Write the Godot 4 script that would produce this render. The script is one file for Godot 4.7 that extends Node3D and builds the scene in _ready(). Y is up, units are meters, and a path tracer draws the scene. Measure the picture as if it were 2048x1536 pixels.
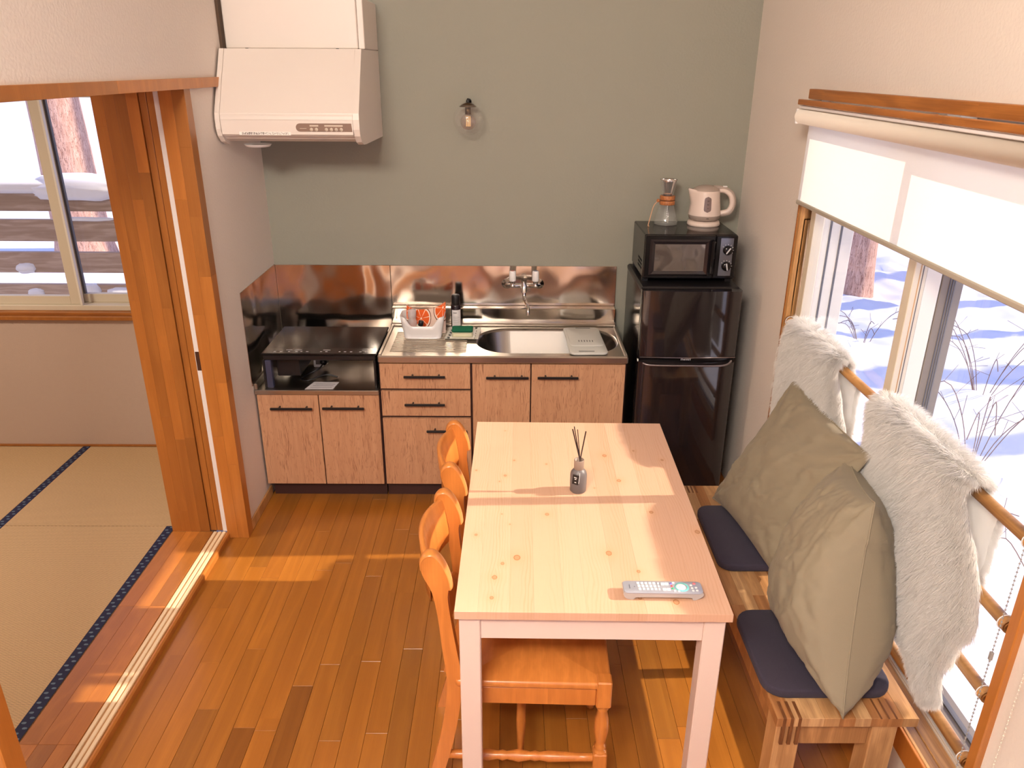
extends Node3D
# Cabin dining kitchen seen from a loft ladder. x right, y up, z towards the camera; back wall z = 0, kitchen's left wall x = 0.

const W := 2.432
var rng := RandomNumberGenerator.new()
var noi := FastNoiseLite.new()
var M := {}
var T := {}
var taken := {}
var local := false

# ---------------------------------------------------------------- shapes
func st(smooth := false) -> SurfaceTool:
	var s := SurfaceTool.new()
	s.begin(Mesh.PRIMITIVE_TRIANGLES)
	s.set_smooth_group(0 if smooth else -1)
	return s

func vert(s: SurfaceTool, p: Vector3, uv := Vector2.ZERO) -> void:
	s.set_uv(uv)
	s.add_vertex(p)

func tri(s: SurfaceTool, a: Vector3, b: Vector3, c: Vector3) -> void:
	vert(s, a); vert(s, b); vert(s, c)

func quad(s: SurfaceTool, a: Vector3, b: Vector3, c: Vector3, d: Vector3) -> void:
	tri(s, a, b, c); tri(s, a, c, d)

func quad_uv(s: SurfaceTool, a: Vector3, b: Vector3, c: Vector3, d: Vector3, ua: Vector2, ub: Vector2, uc: Vector2, ud: Vector2) -> void:
	vert(s, a, ua); vert(s, b, ub); vert(s, c, uc)
	vert(s, a, ua); vert(s, c, uc); vert(s, d, ud)

# chamfered box, middle c, full size z, chamfer b, turned by t
func box(s: SurfaceTool, c: Vector3, z: Vector3, b := 0.0, t := Basis()) -> void:
	var h := z * 0.5
	b = minf(b, minf(h.x, minf(h.y, h.z)) * 0.9)
	var f := func(p: Vector3) -> Vector3: return c + t * p
	var ax := [Vector3.RIGHT, Vector3.UP, Vector3.BACK]
	for k in 3:
		var u: Vector3 = ax[(k + 1) % 3]
		var v: Vector3 = ax[(k + 2) % 3]
		var n: Vector3 = ax[k]
		var hu := absf(h.dot(u)) - b
		var hv := absf(h.dot(v)) - b
		var hn := absf(h.dot(n))
		for g in [1.0, -1.0]:
			var q := [f.call(n * g * hn + u * hu + v * hv), f.call(n * g * hn - u * hu + v * hv), f.call(n * g * hn - u * hu - v * hv), f.call(n * g * hn + u * hu - v * hv)]
			if g < 0: quad(s, q[0], q[1], q[2], q[3])
			else: quad(s, q[3], q[2], q[1], q[0])
	if b <= 0.0: return
	for k in 3:
		var u: Vector3 = ax[(k + 1) % 3]
		var v: Vector3 = ax[(k + 2) % 3]
		var n: Vector3 = ax[k]
		var hn := absf(h.dot(n)) - b
		var hu := absf(h.dot(u))
		var hv := absf(h.dot(v))
		for gu in [1.0, -1.0]:
			for gv in [1.0, -1.0]:
				var p1: Vector3 = u * gu * hu + v * gv * (hv - b)
				var p2: Vector3 = u * gu * (hu - b) + v * gv * hv
				var q := [f.call(p1 + n * hn), f.call(p2 + n * hn), f.call(p2 - n * hn), f.call(p1 - n * hn)]
				if gu * gv > 0: quad(s, q[3], q[2], q[1], q[0])
				else: quad(s, q[0], q[1], q[2], q[3])
	for gx in [1.0, -1.0]:
		for gy in [1.0, -1.0]:
			for gz in [1.0, -1.0]:
				var a: Vector3 = f.call(Vector3(gx * h.x, gy * (h.y - b), gz * (h.z - b)))
				var d: Vector3 = f.call(Vector3(gx * (h.x - b), gy * h.y, gz * (h.z - b)))
				var e: Vector3 = f.call(Vector3(gx * (h.x - b), gy * (h.y - b), gz * h.z))
				if gx * gy * gz > 0: tri(s, a, e, d)
				else: tri(s, a, d, e)

# box from corner to corner
func bx(s: SurfaceTool, x0: float, x1: float, y0: float, y1: float, z0: float, z1: float, b := 0.0) -> void:
	box(s, Vector3((x0 + x1) / 2, (y0 + y1) / 2, (z0 + z1) / 2), Vector3(absf(x1 - x0), absf(y1 - y0), absf(z1 - z0)), b)

func B(x0: float, x1: float, y0: float, y1: float, z0: float, z1: float, b := 0.0) -> SurfaceTool:
	var s := st()
	bx(s, x0, x1, y0, y1, z0, z1, b)
	return s

# rows of points joined into a skin
func skin(s: SurfaceTool, rows: Array, close_u := false, close_v := false, flip := false) -> void:
	var n := rows.size()
	var m: int = rows[0].size()
	for i in (n if close_v else n - 1):
		for j in (m if close_u else m - 1):
			var a: Vector3 = rows[i][j]
			var b: Vector3 = rows[i][(j + 1) % m]
			var c: Vector3 = rows[(i + 1) % n][(j + 1) % m]
			var d: Vector3 = rows[(i + 1) % n][j]
			var ua := Vector2(float(j) / (m - 1), float(i) / (n - 1))
			var uc := Vector2(float(j + 1) / (m - 1), float(i + 1) / (n - 1))
			if flip: quad_uv(s, d, c, b, a, Vector2(ua.x, uc.y), uc, Vector2(uc.x, ua.y), ua)
			else: quad_uv(s, a, b, c, d, ua, Vector2(uc.x, ua.y), uc, Vector2(ua.x, uc.y))

func fan(s: SurfaceTool, ring: Array, mid: Vector3, flip := false) -> void:
	for j in ring.size():
		var a: Vector3 = ring[j]
		var b: Vector3 = ring[(j + 1) % ring.size()]
		if flip: tri(s, mid, b, a)
		else: tri(s, mid, a, b)

# tube along points; radii one number or one for each point
func tube(s: SurfaceTool, pts: Array, rad, n := 10, caps := true, squash := 1.0) -> void:
	var rows := []
	var up := Vector3.UP
	for i in pts.size():
		var d: Vector3 = (pts[mini(i + 1, pts.size() - 1)] - pts[maxi(i - 1, 0)]).normalized()
		if absf(d.dot(up)) > 0.95: up = Vector3.RIGHT if absf(d.x) < 0.9 else Vector3.BACK
		var a := d.cross(up).normalized()
		var b := a.cross(d).normalized()
		up = b
		var r: float = rad[i] if rad is Array else rad
		var row := []
		for j in n:
			var q := TAU * j / n
			row.append(pts[i] + a * cos(q) * r + b * sin(q) * r * squash)
		rows.append(row)
	skin(s, rows, true, false, false)
	if caps:
		fan(s, rows[0], pts[0], false)
		fan(s, rows[-1], pts[-1], true)

# profile of Vector2(radius, height) turned about the y axis at c
func lathe(s: SurfaceTool, prof: Array, c := Vector3.ZERO, n := 24, t := Basis()) -> void:
	var rows := []
	prof = prof.duplicate()
	if prof[0].y > prof[-1].y: prof.reverse()
	for q in prof:
		var row := []
		for j in n:
			var a := TAU * j / n
			row.append(c + t * Vector3(q.x * cos(a), q.y, q.x * sin(a)))
		rows.append(row)
	skin(s, rows, true, false, false)

# flat outline (x, y) pushed along z from z0 to z1, then placed by t
func prism(s: SurfaceTool, poly: PackedVector2Array, z0: float, z1: float, t := Transform3D()) -> void:
	if not Geometry2D.is_polygon_clockwise(poly): poly.reverse()
	var ix := Geometry2D.triangulate_polygon(poly)
	for k in range(0, ix.size(), 3):
		var a := poly[ix[k]]
		var b := poly[ix[k + 1]]
		var c := poly[ix[k + 2]]
		tri(s, t * Vector3(a.x, a.y, z1), t * Vector3(b.x, b.y, z1), t * Vector3(c.x, c.y, z1))
		tri(s, t * Vector3(c.x, c.y, z0), t * Vector3(b.x, b.y, z0), t * Vector3(a.x, a.y, z0))
	for k in poly.size():
		var a := poly[k]
		var b := poly[(k + 1) % poly.size()]
		quad(s, t * Vector3(a.x, a.y, z0), t * Vector3(b.x, b.y, z0), t * Vector3(b.x, b.y, z1), t * Vector3(a.x, a.y, z1))

func rounded(w: float, h: float, r: float, n := 5, sub := 0) -> PackedVector2Array:
	var p := PackedVector2Array()
	for k in 4:
		var c := Vector2((w / 2 - r) * (1 if k in [0, 3] else -1), (h / 2 - r) * (1 if k in [0, 1] else -1))
		for i in n + 1:
			var a := PI / 2 * k + PI / 2 * i / n
			p.append(c + Vector2(cos(a), sin(a)) * r)
	if sub == 0: return p
	var out := PackedVector2Array()
	for k in p.size():
		out.append(p[k])
		if k % (n + 1) == n:
			for i in sub: out.append(p[k].lerp(p[(k + 1) % p.size()], (i + 1.0) / (sub + 1.0)))
	return out

# slab with rounded corners lying flat, softened at the top and bottom rim
func pad(s: SurfaceTool, c: Vector3, w: float, d: float, h: float, r: float, soft: float, t := Basis()) -> void:
	var rows := []
	for k in [[-soft, 0.0], [-soft * 0.3, soft * 0.3], [0.0, soft], [0.0, h - soft], [-soft * 0.3, h - soft * 0.3], [-soft, h]]:
		var o := rounded(w + 2 * k[0], d + 2 * k[0], maxf(r + k[0], 0.001))
		var row := []
		for q in o: row.append(c + t * Vector3(q.x, k[1], q.y))
		rows.append(row)
	skin(s, rows, true, false, false)
	fan(s, rows[0], c, true)
	fan(s, rows[-1], c + t * Vector3(0, h, 0), false)

func curve(pts: Array, n := 8) -> Array:
	var out := []
	for i in pts.size() - 1:
		var a: Vector3 = pts[maxi(i - 1, 0)]
		var b: Vector3 = pts[i]
		var c: Vector3 = pts[i + 1]
		var d: Vector3 = pts[mini(i + 2, pts.size() - 1)]
		for k in n: out.append(b.cubic_interpolate(c, a, d, float(k) / n))
	out.append(pts[-1])
	return out

func curve2(pts: Array, n := 6) -> PackedVector2Array:
	var out := PackedVector2Array()
	for i in pts.size() - 1:
		var a: Vector2 = pts[maxi(i - 1, 0)]
		var b: Vector2 = pts[i]
		var c: Vector2 = pts[i + 1]
		var d: Vector2 = pts[mini(i + 2, pts.size() - 1)]
		for k in n: out.append(b.cubic_interpolate(c, a, d, float(k) / n))
	out.append(pts[-1])
	return out

# ---------------------------------------------------------------- objects
func numbered(called: String) -> String:
	var k: int = taken.get(called, 0)
	taken[called] = k + 1
	return called if k == 0 else "%s_%03d" % [called, k]

func origin(n: Node) -> Vector3:
	return Vector3.ZERO if n == self else n.position + origin(n.get_parent())

# one named mesh; shapes are given in room coordinates unless «local» is on
func obj(called: String, s, m: Material, parent: Node = self) -> MeshInstance3D:
	var o := MeshInstance3D.new()
	if s is SurfaceTool:
		s.generate_normals()
		o.mesh = s.commit()
	else:
		o.mesh = s
	o.material_override = m
	o.name = numbered(called) if parent == self else called
	parent.add_child(o, true)
	if parent != self and not local: o.position = -origin(parent)
	return o

func thing(called: String, label: String, category: String, at := Vector3.ZERO, group := "") -> Node3D:
	var o := Node3D.new()
	o.name = numbered(called)
	add_child(o)
	o.position = at
	tag(o, label, category, group)
	return o

func tag(o: Node, label: String, category: String, group := "") -> Node:
	o.set_meta("label", label)
	o.set_meta("category", category)
	if group: o.set_meta("group", group)
	return o

func shell(called: String, s = null, m: Material = null) -> Node3D:
	var o: Node3D
	if s == null:
		o = Node3D.new()
		o.name = numbered(called)
		add_child(o)
	else:
		o = obj(called, s, m)
	o.set_meta("kind", "structure")
	return o

# ---------------------------------------------------------------- materials
func c8(r: float, g: float, b: float) -> Color:
	return Color(r / 255.0, g / 255.0, b / 255.0)

func mat(c: Color, rough := 0.6, metal := 0.0) -> StandardMaterial3D:
	var m := StandardMaterial3D.new()
	m.albedo_color = c
	m.roughness = rough
	m.metallic = metal
	return m

func textured(c: Color, tex: Texture2D, scale: Vector3, rough := 0.6, offset := Vector3.ZERO) -> StandardMaterial3D:
	var m := mat(c, rough)
	m.albedo_texture = tex
	m.uv1_triplanar = true
	m.uv1_world_triplanar = true
	m.uv1_triplanar_sharpness = 8.0
	m.uv1_scale = scale
	m.uv1_offset = offset
	return m

func relief(m: StandardMaterial3D, tex: Texture2D, cm: float) -> StandardMaterial3D:
	m.heightmap_enabled = true
	m.heightmap_texture = tex
	m.heightmap_scale = cm
	return m

func picture(w: int, h: int, f: Callable) -> ImageTexture:
	var d := PackedByteArray()
	d.resize(w * h * 3)
	var k := 0
	for y in h:
		for x in w:
			var c: Color = f.call(x, y)
			d[k] = int(clampf(c.r, 0, 1) * 255.0)
			d[k + 1] = int(clampf(c.g, 0, 1) * 255.0)
			d[k + 2] = int(clampf(c.b, 0, 1) * 255.0)
			k += 3
	return ImageTexture.create_from_image(Image.create_from_data(w, h, false, Image.FORMAT_RGB8, d))

# grain running down the picture (v), or across it when «across» is on
func grain(w: int, h: int, dark: Color, light: Color, seed_: int, fine: float, rings: float, streak: float, across := false) -> ImageTexture:
	var n := FastNoiseLite.new()
	n.seed = seed_
	n.frequency = 1.0
	return picture(w, h, func(x, y):
		var u: float = float(x) / w
		var v: float = float(y) / h
		if across:
			u = float(y) / h
			v = float(x) / w
		var bend: float = n.get_noise_2d(u * 3.0, v * 1.6) * 0.5 + n.get_noise_2d(u * 9.0 + 40.0, v * 3.0) * 0.12
		var ring: float = 0.5 + 0.5 * sin((u + bend * 0.35) * rings * TAU)
		var pore: float = n.get_noise_2d(u * fine, v * fine * 0.035) * 0.5 + 0.5
		var wide: float = n.get_noise_2d(u * 14.0 + 7.0, v * 1.1) * 0.5 + 0.5
		var tt: float = 0.28 * ring * ring + 0.34 * pore + 0.38 * wide
		var dash: float = n.get_noise_2d(u * fine * 1.7 + 90.0, v * fine * 0.06)
		if dash > 0.42: tt -= streak * (dash - 0.42) * 2.0
		return dark.lerp(light, clampf(tt, 0.0, 1.0)))

func noise_tex(size: int, freq: float, seed_: int, normal := false, strength := 4.0, kind := FastNoiseLite.TYPE_SIMPLEX_SMOOTH, octaves := 4) -> NoiseTexture2D:
	var n := FastNoiseLite.new()
	n.seed = seed_
	n.noise_type = kind
	n.frequency = freq
	n.fractal_octaves = octaves
	var t := NoiseTexture2D.new()
	t.width = size
	t.height = size
	t.seamless = true
	t.noise = n
	t.as_normal_map = normal
	t.bump_strength = strength
	return t

# ---------------------------------------------------------------- scene
func _ready() -> void:
	rng.seed = 7
	noi.seed = 3
	noi.frequency = 1.0
	# camera
	var cam := Camera3D.new()
	cam.name = "camera"
	cam.fov = rad_to_deg(2.0 * atan(768.0 / 1543.95))
	cam.near = 0.05
	cam.far = 400.0
	add_child(cam)
	cam.basis = Basis(Vector3.UP, -0.0043) * Basis(Vector3.RIGHT, -0.3914) * Basis(Vector3.BACK, 0.0058)
	cam.position = Vector3(1.2453, 2.0895, 4.0254)
	cam.current = true
	# sky and exposure
	var sky := ProceduralSkyMaterial.new()
	sky.sky_top_color = Color(0.60, 0.68, 0.95)
	sky.sky_horizon_color = Color(0.93, 0.94, 1.0)
	sky.ground_horizon_color = Color(0.92, 0.95, 1.0)
	sky.ground_bottom_color = Color(0.9, 0.92, 0.97)
	sky.sky_energy_multiplier = 1.15
	sky.ground_energy_multiplier = 1.0
	var env := Environment.new()
	env.background_mode = Environment.BG_SKY
	env.sky = Sky.new()
	env.sky.sky_material = sky
	env.tonemap_mode = Environment.TONE_MAPPER_LINEAR
	env.tonemap_exposure = 1.0
	env.sdfgi_enabled = true
	env.ssao_enabled = true
	env.ssil_enabled = true
	var we := WorldEnvironment.new()
	we.name = "world"
	we.environment = env
	add_child(we)
	# winter sun, low in front of the big window
	var sun := DirectionalLight3D.new()
	sun.name = "sun"
	sun.light_color = Color(1.0, 0.93, 0.84)
	sun.light_energy = 2.0
	sun.light_angular_distance = 0.5
	sun.shadow_enabled = true
	sun.sky_mode = DirectionalLight3D.SKY_MODE_LIGHT_ONLY
	add_child(sun)
	sun.look_at_from_position(Vector3.ZERO, Vector3(-1.0, -0.59, 0.035))
	# everything else
	make_materials()
	make_shell()
	make_windows()
	make_fill_lamps()
	make_outside()
	make_tatami_room()
	make_kitchen()
	make_sink_things()
	make_fridge_corner()
	make_table()
	make_chairs()
	make_bench()
	make_window_things()

func make_materials() -> void:
	T.plaster = noise_tex(512, 0.03, 5)
	T.grain = grain(1024, 1024, Color(0.66, 0.60, 0.55), Color(1, 1, 1), 11, 160.0, 9.0, 0.5)
	T.grain_x = grain(1024, 1024, Color(0.66, 0.60, 0.55), Color(1, 1, 1), 12, 160.0, 9.0, 0.5, true)
	T.soft = grain(1024, 1024, Color(0.85, 0.81, 0.77), Color(1, 1, 1), 14, 150.0, 7.0, 0.3)
	var ln := FastNoiseLite.new()
	ln.seed = 21
	ln.frequency = 1.0
	T.laminate = picture(1024, 1024, func(x, y):
		var u: float = x / 1024.0
		var v: float = y / 1024.0
		var wob: float = ln.get_noise_2d(u * 4.0, v * 3.0) * 0.02
		var uu: float = u + wob
		var band: float = 0.5 + 0.5 * ln.get_noise_2d(uu * 16.0, v * 1.2)
		var pore: float = 0.5 + 0.5 * ln.get_noise_2d(uu * 240.0, v * 7.0)
		var arch: float = 0.5 + 0.5 * sin((ln.get_noise_2d(u * 5.0 + 3.0, v * 1.5) * 1.2 + uu * 3.0) * 34.0)
		var c := c8(214, 166, 128).lerp(c8(180, 130, 94), 0.55 * band + 0.3 * pore)
		var mark: float = ln.get_noise_2d(uu * 120.0 + 50.0, v * 9.0) + 0.35 * ln.get_noise_2d(uu * 10.0 + 80.0, v * 2.5)
		if mark > 0.34: c = c.lerp(c8(124, 78, 52), clampf((mark - 0.34) * 3.0, 0.0, 0.75))
		if arch > 0.9: c = c.lerp(c8(150, 100, 70), 0.30 * (arch - 0.9) * 10.0)
		var stain: float = ln.get_noise_2d(u * 9.0 + 20.0, v * 5.0)
		if stain > 0.45: c = c.lerp(c8(140, 96, 72), (stain - 0.45) * 1.4)
		return c)
	T.wave = noise_tex(512, 0.006, 8, true, 5.0, FastNoiseLite.TYPE_SIMPLEX_SMOOTH, 2)
	T.cloth = noise_tex(512, 0.18, 31, false, 4.0, FastNoiseLite.TYPE_SIMPLEX_SMOOTH, 2)
	T.felt = picture(256, 256, func(x, y):
		var k: float = 0.75 + 0.25 * noi.get_noise_2d(x * 0.9, y * 0.9) + (0.12 if (x / 2 + y / 2) % 2 == 0 else 0.0)
		return Color(k, k, k))
	T.tatami = picture(512, 512, func(x, y):
		var rib: float = absf(sin(PI * y / 8.0))
		var knot: float = 0.92 if ((x / 16) + (y / 8) % 2 * 1) % 2 == 0 else 1.0
		var k: float = (0.72 + 0.28 * rib) * knot + 0.10 * noi.get_noise_2d(x * 0.04, y * 0.8) + 0.06 * noi.get_noise_2d(x * 0.4, y * 0.4)
		return Color(k, k * 0.985, k * 0.95))
	T.border = picture(64, 128, func(x, y):
		var cx: float = 32.0 + 12.0 * sin(TAU * y / 64.0)
		var dx: float = x - cx
		var dy: float = fposmod(y, 32.0) - 16.0
		var leaf: float = pow(dx / 13.0, 2) + pow(dy / 7.0, 2)
		var c := c8(26, 28, 62)
		if leaf < 1.0: c = c8(120, 140, 150) if int(x + y) % 5 > 1 else c8(60, 75, 110)
		return c)
	T.bark = picture(512, 512, func(x, y):
		var k: float = noi.get_noise_2d(x * 0.05, y * 0.009) * 0.5 + 0.5
		var d: float = absf(noi.get_noise_2d(x * 0.06 + 30.0, y * 0.011))
		var c := c8(178, 128, 108).lerp(c8(232, 196, 178), k)
		if d < 0.07: c = c.lerp(c8(105, 66, 54), 0.75 * (1.0 - d / 0.07))
		return c)
	T.brush = noise_tex(512, 0.05, 41)
	# the room
	M.wall = relief(mat(c8(230, 219, 208), 0.9), T.plaster, 0.06)
	M.wall.uv1_triplanar = true
	M.wall.uv1_world_triplanar = true
	M.wall.uv1_scale = Vector3(4, 4, 4)
	M.green = M.wall.duplicate()
	M.green.albedo_color = c8(150, 148, 135)
	M.ceiling = mat(c8(240, 236, 228), 0.9)
	M.orange = []
	for k in 6:
		var v: float = [1.0, 0.93, 1.05, 0.97, 0.88, 1.02][k]
		var m := textured(Color(0.79 * v, 0.505 * v, 0.225 * v), T.soft, Vector3(1.3, 0.5, 1.3), 0.38, Vector3(0.17 * k, 0.31 * k, 0.23 * k))
		m.clearcoat_enabled = true
		m.clearcoat = 0.25
		m.clearcoat_roughness = 0.25
		M.orange.append(m)
	M.orange_z = textured(Color(0.79, 0.505, 0.225), T.grain_x, Vector3(0.5, 1.3, 0.5), 0.38)
	M.floor = []
	for k in 8:
		var v: float = [1.0, 0.94, 1.06, 0.9, 1.0, 0.97, 0.80, 1.03][k]
		var g: float = [1.0, 1.0, 0.985, 1.01, 0.99, 1.0, 0.97, 1.0][k]
		var m := textured(Color(0.72 * v, 0.46 * v * g, 0.17 * v * g), T.soft, Vector3(1.6, 0.5, 0.42), 0.34, Vector3(0.37 * k, 0.0, 0.29 * k))
		m.clearcoat_enabled = true
		m.clearcoat = 0.35
		m.clearcoat_roughness = 0.22
		M.floor.append(m)
	M.gap = mat(c8(60, 35, 20), 0.8)
	M.laminate = []
	for k in 4:
		M.laminate.append(textured(Color(1, 1, 1), T.laminate, Vector3(1.5, 0.75, 1.0), 0.5, Vector3(0.23 * k, 0.37 * k, 0)))
	M.dark_wood = mat(c8(62, 34, 30), 0.5)
	M.black = mat(c8(24, 22, 24), 0.35)
	M.gloss_black = mat(c8(22, 19, 20), 0.12)
	M.gloss_black.metallic_specular = 0.4
	M.steel = mat(c8(205, 196, 186), 0.13, 1.0)
	M.steel.normal_enabled = true
	M.steel.normal_texture = T.wave
	M.steel.normal_scale = 0.55
	M.steel.uv1_triplanar = true
	M.steel.uv1_world_triplanar = true
	M.steel.uv1_scale = Vector3(1.1, 1.1, 1.1)
	M.steel_flat = mat(c8(184, 176, 166), 0.28, 1.0)
	M.steel_dull = mat(c8(148, 142, 137), 0.26, 1.0)
	M.chrome = mat(c8(225, 222, 220), 0.07, 1.0)
	M.white = mat(c8(238, 234, 232), 0.45)
	M.white_gloss = mat(c8(240, 236, 234), 0.22)
	M.hood = mat(c8(226, 214, 204), 0.4)
	M.glass = mat(Color(1, 1, 1, 0.04), 0.02)
	M.glass.transparency = BaseMaterial3D.TRANSPARENCY_ALPHA
	M.alu = mat(c8(214, 203, 182), 0.45, 0.0)
	M.alu_light = mat(c8(232, 226, 214), 0.4)
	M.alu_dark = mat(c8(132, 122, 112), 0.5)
	M.rubber = mat(c8(98, 98, 104), 0.6)
	M.pine = textured(c8(238, 186, 122), T.grain, Vector3(1.6, 0.6, 0.6), 0.4)
	M.rod = textured(c8(232, 178, 112), T.grain_x, Vector3(0.5, 1.6, 0.5), 0.4)
	M.snow = mat(c8(240, 242, 248), 0.8)
	M.snow.rim_enabled = false
	M.bark = textured(Color(1, 1, 1), T.bark, Vector3(1.1, 0.9, 1.1), 0.9)
	relief(M.bark, T.bark, 1.2)

# ---------------------------------------------------------------- the shell of the rooms
func make_shell() -> void:
	var k := 0
	# kitchen floor, boards along z
	var fl := shell("floor")
	obj("subfloor", B(-0.09, W + 0.02, -0.12, -0.008, -0.02, 5.02), M.gap, fl)
	var bw := 0.0757
	var rows := 32
	var shapes := {}
	for i in rows:
		var z := -rng.randf() * 0.9
		while z < 5.0:
			var n: float = [0.6, 0.9, 1.2, 0.75][rng.randi() % 4]
			var z0 := maxf(z, 0.0)
			var z1 := minf(z + n, 5.0)
			if z1 - z0 > 0.05:
				var x0 := 0.008 + i * bw
				var x1 := minf(x0 + bw, W)
				obj("plank", B(x0 + 0.0004, x1 - 0.0004, -0.012, 0.0, z0 + 0.0004, z1 - 0.0004, 0.0008), M.floor[rng.randi() % 8 if rng.randf() < 0.5 else [0, 4, 5][rng.randi() % 3]], fl)
			z += n
	# strip of floor between the boards and the threshold
	obj("plank", B(-0.08, 0.0076, -0.012, -0.0005, 0.87, 5.0, 0.0008), M.floor[1], fl)
	# walls, each with its thickness
	shell("wall_back", B(-0.35, W + 0.17, -0.02, 3.4, -0.15, 0.0), M.green)
	var wl := shell("wall_left")
	obj("wall_face", B(-0.105, 0.0, -0.02, 2.0, 0.0, 0.87), M.wall, wl)
	obj("wall_face", B(-0.35, -0.18, -0.02, 2.0, 0.0, 0.86), M.wall, wl)
	obj("wall_face", B(-0.35, 0.0, 2.0, 3.4, 0.0, 5.0), M.wall, wl)
	obj("wall_face", B(-0.35, 0.0, -0.02, 2.0, 2.61, 5.0), M.wall, wl)
	var wr := shell("wall_right")
	obj("wall_face", B(W, W + 0.17, -0.35, 3.4, 0.0, 0.9), M.wall, wr)
	obj("wall_face", B(W, W + 0.21, -0.35, 0.22, 0.9, 2.57), M.wall, wr)
	obj("wall_face", B(W, W + 0.17, 2.004, 3.4, 0.9, 2.57), M.wall, wr)
	obj("wall_face", B(W, W + 0.17, -0.35, 3.4, 2.57, 3.3), M.wall, wr)
	obj("wall_face", B(W, W + 0.21, -0.35, 0.22, 3.3, 4.7), M.wall, wr)
	obj("wall_face", B(W, W + 0.17, 2.004, 3.4, 3.3, 4.7), M.wall, wr)
	obj("wall_face", B(W, W + 0.17, -0.35, 3.4, 4.7, 5.0), M.wall, wr)
	var wn := shell("wall_near")
	obj("wall_face", B(-0.35, 0.3, -0.02, 3.4, 5.0, 5.15), M.wall, wn)
	obj("wall_face", B(2.1, W + 0.17, -0.02, 3.4, 5.0, 5.15), M.wall, wn)
	obj("wall_face", B(0.3, 2.1, -0.02, 0.3, 5.0, 5.15), M.wall, wn)
	obj("wall_face", B(0.3, 2.1, 2.3, 3.4, 5.0, 5.15), M.wall, wn)
	shell("ceiling", B(-0.35, W + 0.17, 3.4, 3.55, -0.15, 5.15), M.ceiling)
	# baseboard along the left wall, end trims of the doorway
	shell("baseboard_left", B(0.0, 0.009, 0.0, 0.055, 0.49, 0.872, 0.002), M.pine)
	# post on the kitchen side of the doorway, of staves
	var t1 := shell("trim_1")
	for i in 2:
		var y := 0.0
		while y < 2.0:
			var h: float = minf(0.35 + rng.randf() * 0.35, 2.0 - y)
			if 2.0 - y - h < 0.1: h = 2.0 - y
			obj("stave", B(-0.09 + i * 0.0505, -0.0398 + i * 0.0505, y, y + h, 0.84, 0.90, 0.0006), M.orange[rng.randi() % 6], t1)
			y += h
	# wide jamb board
	var t2 := shell("trim_2")
	for i in 4:
		var y := 0.03
		while y < 2.0:
			var h: float = minf(0.3 + rng.randf() * 0.45, 2.0 - y)
			if 2.0 - y - h < 0.12: h = 2.0 - y
			obj("stave", B(-0.353 + i * 0.0445, -0.353 + i * 0.0445 + 0.0443, y, y + h, 0.86, 0.89, 0.0005), M.orange[rng.randi() % 6], t2)
			y += h
	# lintel rail over the doorway
	var t3 := shell("trim_3")
	for i in 7:
		obj("stave", B(-0.35, 0.02, 2.0, 2.038, 0.02 + i * 0.71, 0.73 + i * 0.71, 0.001), M.orange[[0, 2, 1, 5, 3, 0, 2][i]], t3)
	# near post of the doorway
	shell("trim_4", B(-0.36, 0.022, 0.0, 2.0, 2.575, 2.64, 0.003), M.orange[2])
	# dark brown strip where the hood casing meets the wall
	shell("dark_strip_5", B(0.0, 0.012, 2.038, 3.4, 0.335, 0.41), mat(c8(74, 52, 32), 0.7))
	# threshold
	var sl := shell("trim_6")
	for i in 3:
		for j in 3:
			obj("stave", B(-0.353 + i * 0.064, -0.353 + (i + 1) * 0.064 - 0.0004, -0.01, 0.03, 0.89 + [0.0, 0.55, 1.25][j], 0.89 + [0.55, 1.25, 1.69][j] - 0.0004, 0.0006), M.orange[(i * 2 + j) % 6], sl)
	obj("rail_base", B(-0.161, -0.098, -0.01, 0.026, 0.89, 2.575), M.pine, sl)
	for x in [-0.150, -0.128, -0.108]:
		obj("rail", B(x - 0.0075, x + 0.0075, 0.02, 0.0305, 0.89, 2.575, 0.002), mat(c8(240, 214, 178), 0.5), sl)
	obj("edge_strip", B(-0.098, -0.08, -0.01, 0.03, 0.88, 2.575, 0.006), M.orange[0], sl)
	# sliding door leaves pushed into the pocket
	for a in [[-0.1725, "brown sliding door leaf pushed back beside the wide jamb board"], [-0.1425, "brown sliding door leaf next to the white strip of the pocket"]]:
		var d := thing("sliding_door", a[1], "door", Vector3(a[0] + 0.016, 0.03, 0.5), "sliding door leaves in the wall pocket")
		obj("edge_stile", B(a[0], a[0] + 0.0285, 0.031, 1.998, 0.84, 0.885, 0.002), M.orange[1], d)
		obj("door_panel", B(a[0] + 0.004, a[0] + 0.025, 0.031, 1.998, 0.02, 0.84), M.orange[4], d)
	var ps := thing("white_door_leaf", "white door edge with a dark finger pull beside the doorway post", "door", Vector3(-0.098, 0.03, 0.5))
	obj("leaf", B(-0.1135, -0.0908, 0.031, 1.998, 0.8705, 0.89, 0.001), M.white, ps)
	obj("finger_pull", B(-0.111, -0.092, 0.853, 0.94, 0.876, 0.8915, 0.001), mat(c8(70, 40, 24), 0.5), ps)

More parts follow.
